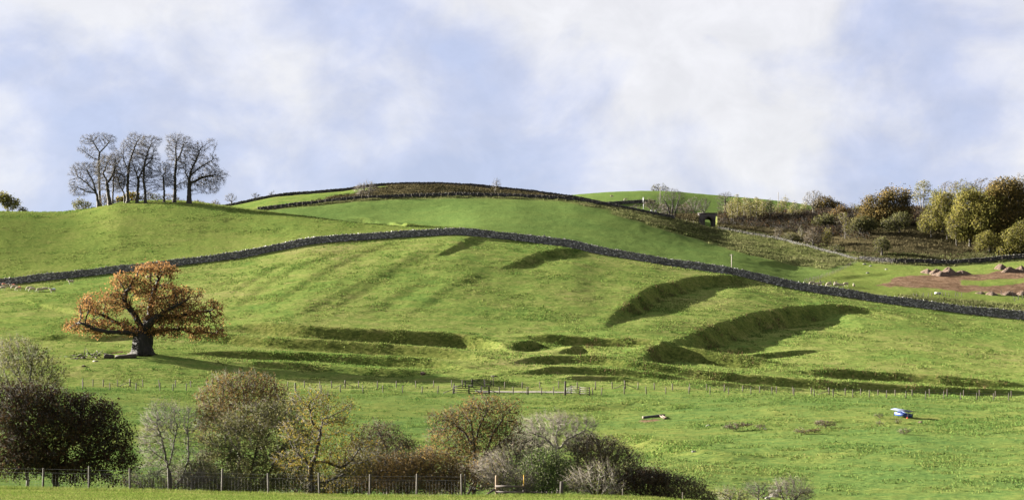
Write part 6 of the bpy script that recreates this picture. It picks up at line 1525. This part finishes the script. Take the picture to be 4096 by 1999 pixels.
log("pale split stump at the oak's foot", [(574, 1424), (584, 1421), (594, 1420)], [0.10, 0.40, 0.30], M_LOGP)
bb = hit(350, 1434, 300)
bw = empty("brushwood_pile", bb, "tangled brushwood pile of dead branches beyond the fallen log", "brushwood", "fallen timber by the oak")
r = np.random.default_rng(77)
for k in range(34):
    mb = MB(); p = np.array([r.uniform(-2.6, 2.4), r.uniform(-0.7, 0.7), r.uniform(0.1, 0.9)]); d = np.array([r.normal(0, 1), r.normal(0, 0.6), r.normal(0, 0.35)]); d /= np.linalg.norm(d)
    L = r.uniform(0.8, 1.8); z0 = ground(bb[0] + p[0], bb[1] + p[1]) - bb[2]; p[2] += z0
    mb.tube([p, p + d * L * 0.5 + r.normal(0, 0.12, 3), p + d * L], [0.085, 0.07, 0.03], 5); mb.build("branch", M_LOG if k % 9 else M_LOGP, bw)
# ------------------------------------------------------------------ sheep
def fleece_mat(name, mark=None):
    m, t = new_mat(name); g = NT(t)
    oc_ = g.n('ShaderNodeTexCoord').outputs['Object']
    nz = g.noise(oc_, 9.0, 4)
    col = g.ramp(nz, [(0.3, (0.178, 0.150, 0.108)), (0.7, (0.290, 0.253, 0.191))])
    if mark is not None:
        sx = g.n('ShaderNodeSeparateXYZ', {0: oc_})
        f = g.math('MULTIPLY', g.math('GREATER_THAN', sx.outputs[2], 0.66), g.math('LESS_THAN', sx.outputs[0], 0.05))
        col = g.mix(g.math('MULTIPLY', f, 0.65), col, mark)
    b = g.n('ShaderNodeBump', {'Strength': 0.6, 'Distance': 0.03, 'Height': g.noise(oc_, 26.0, 3)})
    p = g.n('ShaderNodeBsdfPrincipled', {'Base Color': col, 'Roughness': 0.95, 'Specular IOR Level': 0.1, 'Normal': b.outputs[0]})
    g.n('ShaderNodeOutputMaterial', {0: p.outputs[0]})
    return m
M_FL = fleece_mat("fleece"); M_FLR = fleece_mat("fleece_red_mark", (0.50, 0.10, 0.06)); M_FLB = fleece_mat("fleece_blue_mark", (0.25, 0.35, 0.5))
M_FACE = simple_mat("sheep_face", (0.208, 0.192, 0.168), (0.288, 0.272, 0.248), 6.0, bump=0.1)
def ellipsoid(mb, c, rad, ry=0.0, n=10, k=7):
    V = []
    for i in range(k + 1):
        th = math.pi * i / k
        for j in range(n):
            ph = 2 * math.pi * j / n
            x, y, z = rad[0] * math.cos(th), rad[1] * math.sin(th) * math.cos(ph), rad[2] * math.sin(th) * math.sin(ph)
            V.append((x * math.cos(ry) + z * math.sin(ry) + c[0], y + c[1], -x * math.sin(ry) + z * math.cos(ry) + c[2]))
    idx = np.arange((k + 1) * n).reshape(k + 1, n)
    F = np.stack([idx[:-1], np.roll(idx[:-1], -1, 1), np.roll(idx[1:], -1, 1), idx[1:]], -1).reshape(-1, 4)
    mb.add(V, F4=F)
def sheep_mesh(pose):
    mb = MB(); E = lambda c, r, ry=0.0: ellipsoid(mb, c, r, ry)
    dz = -0.32 if pose == 'lie' else 0.0
    E((0, 0, 0.60 + dz), (0.52, 0.25, 0.26)); E((-0.30, 0, 0.62 + dz), (0.27, 0.24, 0.26)); E((0.28, 0, 0.60 + dz), (0.27, 0.23, 0.25)); E((-0.05, 0, 0.52 + dz), (0.38, 0.24, 0.20))
    E((-0.56, 0, 0.55 + dz), (0.05, 0.04, 0.14))
    if pose == 'graze':
        mb.tube([(0.38, 0, 0.62), (0.55, 0, 0.46), (0.64, 0, 0.30)], [0.17, 0.12, 0.085], 8)
        E((0.70, 0, 0.16), (0.15, 0.07, 0.075), 1.05); hx, hz = 0.64, 0.28
    else:
        mb.tube([(0.38, 0, 0.66 + dz), (0.55, 0, 0.80 + dz), (0.63, 0, 0.90 + dz)], [0.17, 0.12, 0.09], 8)
        E((0.73, 0, 0.92 + dz), (0.16, 0.07, 0.08), 0.35); hx, hz = 0.64, 0.97 + dz
    for s in (-1, 1): E((hx, s * 0.12, hz), (0.035, 0.08, 0.03))
    if pose != 'lie':
        for x in (-0.36, 0.30):
            for s in (-1, 1):
                k = -1 if x < 0 else 1
                mb.tube([(x, s * 0.13, 0.50), (x - 0.03 * k, s * 0.13, 0.28), (x, s * 0.13, 0.12), (x + 0.01, s * 0.13, -0.06)], [0.085, 0.05, 0.038, 0.042], 7)
    else:
        for x in (-0.3, 0.35):
            for s in (-1, 1): E((x, s * 0.2, 0.06), (0.16, 0.05, 0.05))
    me0 = mb.mesh("tmp"); o = bpy.data.objects.new("tmp", me0); COL.objects.link(o)
    md = o.modifiers.new("r", 'REMESH'); md.mode = 'VOXEL'; md.voxel_size = 0.045
    sm = o.modifiers.new("s", 'SMOOTH'); sm.factor = 0.5; sm.iterations = 3
    dg = bpy.context.evaluated_depsgraph_get()
    me = bpy.data.meshes.new_from_object(o.evaluated_get(dg)); bpy.data.objects.remove(o)
    me.polygons.foreach_set("use_smooth", np.ones(len(me.polygons), bool))
    c = np.zeros(len(me.polygons) * 3); me.polygons.foreach_get("center", c); c = c.reshape(-1, 3)
    face = (c[:, 0] > (0.60 if pose != 'graze' else 0.61)) | ((c[:, 2] < 0.30) & (pose != 'lie') & (c[:, 0] < 0.5))
    me.materials.clear(); me.materials.append(M_FL); me.materials.append(M_FACE)
    me.polygons.foreach_set("material_index", face.astype(np.int32)); me.update()
    return me
SM = {}
for p in ('graze', 'stand', 'lie'):
    base = sheep_mesh(p); SM[p] = base
    for nm, mt in (('r', M_FLR), ('b', M_FLB)):
        q = base.copy(); q.materials[0] = mt; SM[p + nm] = q
def sheep(label, u, v, pose, ang, group, ymin=300, s=1.22, Y=None):
    b = hit(u, v, ymin) if Y is None else np.array([(u - CU) / FPX * Y, Y, 0.0])
    if Y is not None: b[2] = ground(b[0], Y)
    o = obj("sheep", SM[pose], None, None, b + np.array([0, 0, 0.02]), (0, 0, math.radians(ang)), (s, s, s))
    tag(o, label, "sheep", group)
    return o
SG = "sheep grazing below the long wall"; SR = "sheep in the field beyond the wall"
for u, v, pose, ang, lab in [
    (19, 1150, 'grazer', 25, "red-marked sheep grazing close under the wall at the picture edge"), (12, 1161, 'graze', 176, "sheep grazing at the very edge of the picture, lower than the red-marked one"),
    (49, 1153, 'standr', 183, "sheep with red back and raised head behind the grazing pair"), (58, 1158, 'graze', 190, "sheep grazing just in front of the red-backed one"),
    (74, 1163, 'grazer', 172, "faintly marked sheep grazing, last of the four at the edge"), (118, 1163, 'graze', 195, "sheep grazing, rear one of the middle pair"),
    (130, 1167, 'graze', 188, "sheep grazing, front one of the middle pair"), (159, 1169, 'graze', 200, "sheep grazing nearest the camera in the flock"),
    (181, 1166, 'graze', 184, "sheep grazing next to the standing blue-marked one"), (211, 1171, 'standb', 178, "blue-marked sheep standing with raised head at the end of the flock"),
    (284, 1137, 'stand', 181, "lone sheep standing closer to the wall, away from the flock"), (463, 1166, 'graze', 100, "sheep half hidden behind the oak's outer branches"),
    (595, 1120, 'stand', 0, "sheep showing through the top of the oak"), (615, 1064, 'graze', 176, "sheep in the wall's shadow just above the oak")]:
    sheep(lab, u, v, pose, ang, SG)
for u, v, pose, ang, lab in [
    (3248, 1141, 'graze', 200, "sheep partly cut off by the wall top beyond the wall"), (3264, 1139, 'lie', 180, "cream sheep lying beside the leaning posts"), (3277, 1139, 'lie', 0, "white sheep lying beside the leaning posts"),
    (3313, 1147, 'graze', 215, "sheep grazing in front of the first leaning post"), (3318, 1143, 'graze', 220, "sheep standing behind the one at the first leaning post"), (3343, 1143, 'graze', 230, "sheep half hidden behind the grazing pair"),
    (3348, 1148, 'graze', 186, "sheep grazing broadside in the group beyond the wall"), (3365, 1150, 'graze', 186, "sheep grazing lowest in the group beyond the wall"), (3384, 1145, 'graze', 192, "sheep grazing alone at the downhill end of the group"),
    (3416, 1146, 'lie', 250, "small-looking sheep lying apart from the group")]:
    sheep(lab, u, v, pose, ang, SR, 465)
sheep("sheep grazing on the very skyline of the far hill", 2447, 790, 'graze', 0, "sheep on the far hill", 720, 1.1)
sheep("sheep grazing below the skyline on the far hill", 2502, 803, 'graze', 185, "sheep on the far hill", 720, 1.1)

# crows
M_CROW = simple_mat("crow_black", (0.008, 0.008, 0.010), (0.02, 0.02, 0.024), 6.0, rough=0.5, bump=0)
def crow(label, p, ang):
    mb = MB()
    mb.tube([(-0.42, 0, 0.10), (-0.22, 0, 0.18), (-0.05, 0, 0.25), (0.10, 0, 0.34), (0.18, 0, 0.44), (0.24, 0, 0.48), (0.30, 0, 0.47), (0.40, 0, 0.44)], [0.03, 0.075, 0.12, 0.12, 0.075, 0.07, 0.035, 0.008], 8)
    for s in (-1, 1): mb.tube([(0, s * 0.05, 0.18), (0.01, s * 0.05, -0.04)], 0.015, 5)
    o = mb.build("crow", M_CROW, None, p, smooth=True); o.rotation_euler = (0, 0, math.radians(ang)); o.scale = (1.25, 1.25, 1.25)
    return tag(o, label, "bird")
w = line_pt(11, 2176, 0); crow("black crow perched on top of the long wall", w + np.array([0, 0, 1.78]), 60)
w = hit(628, 806, 500); crow("black crow standing on the mound under the hilltop clump", w, 150)
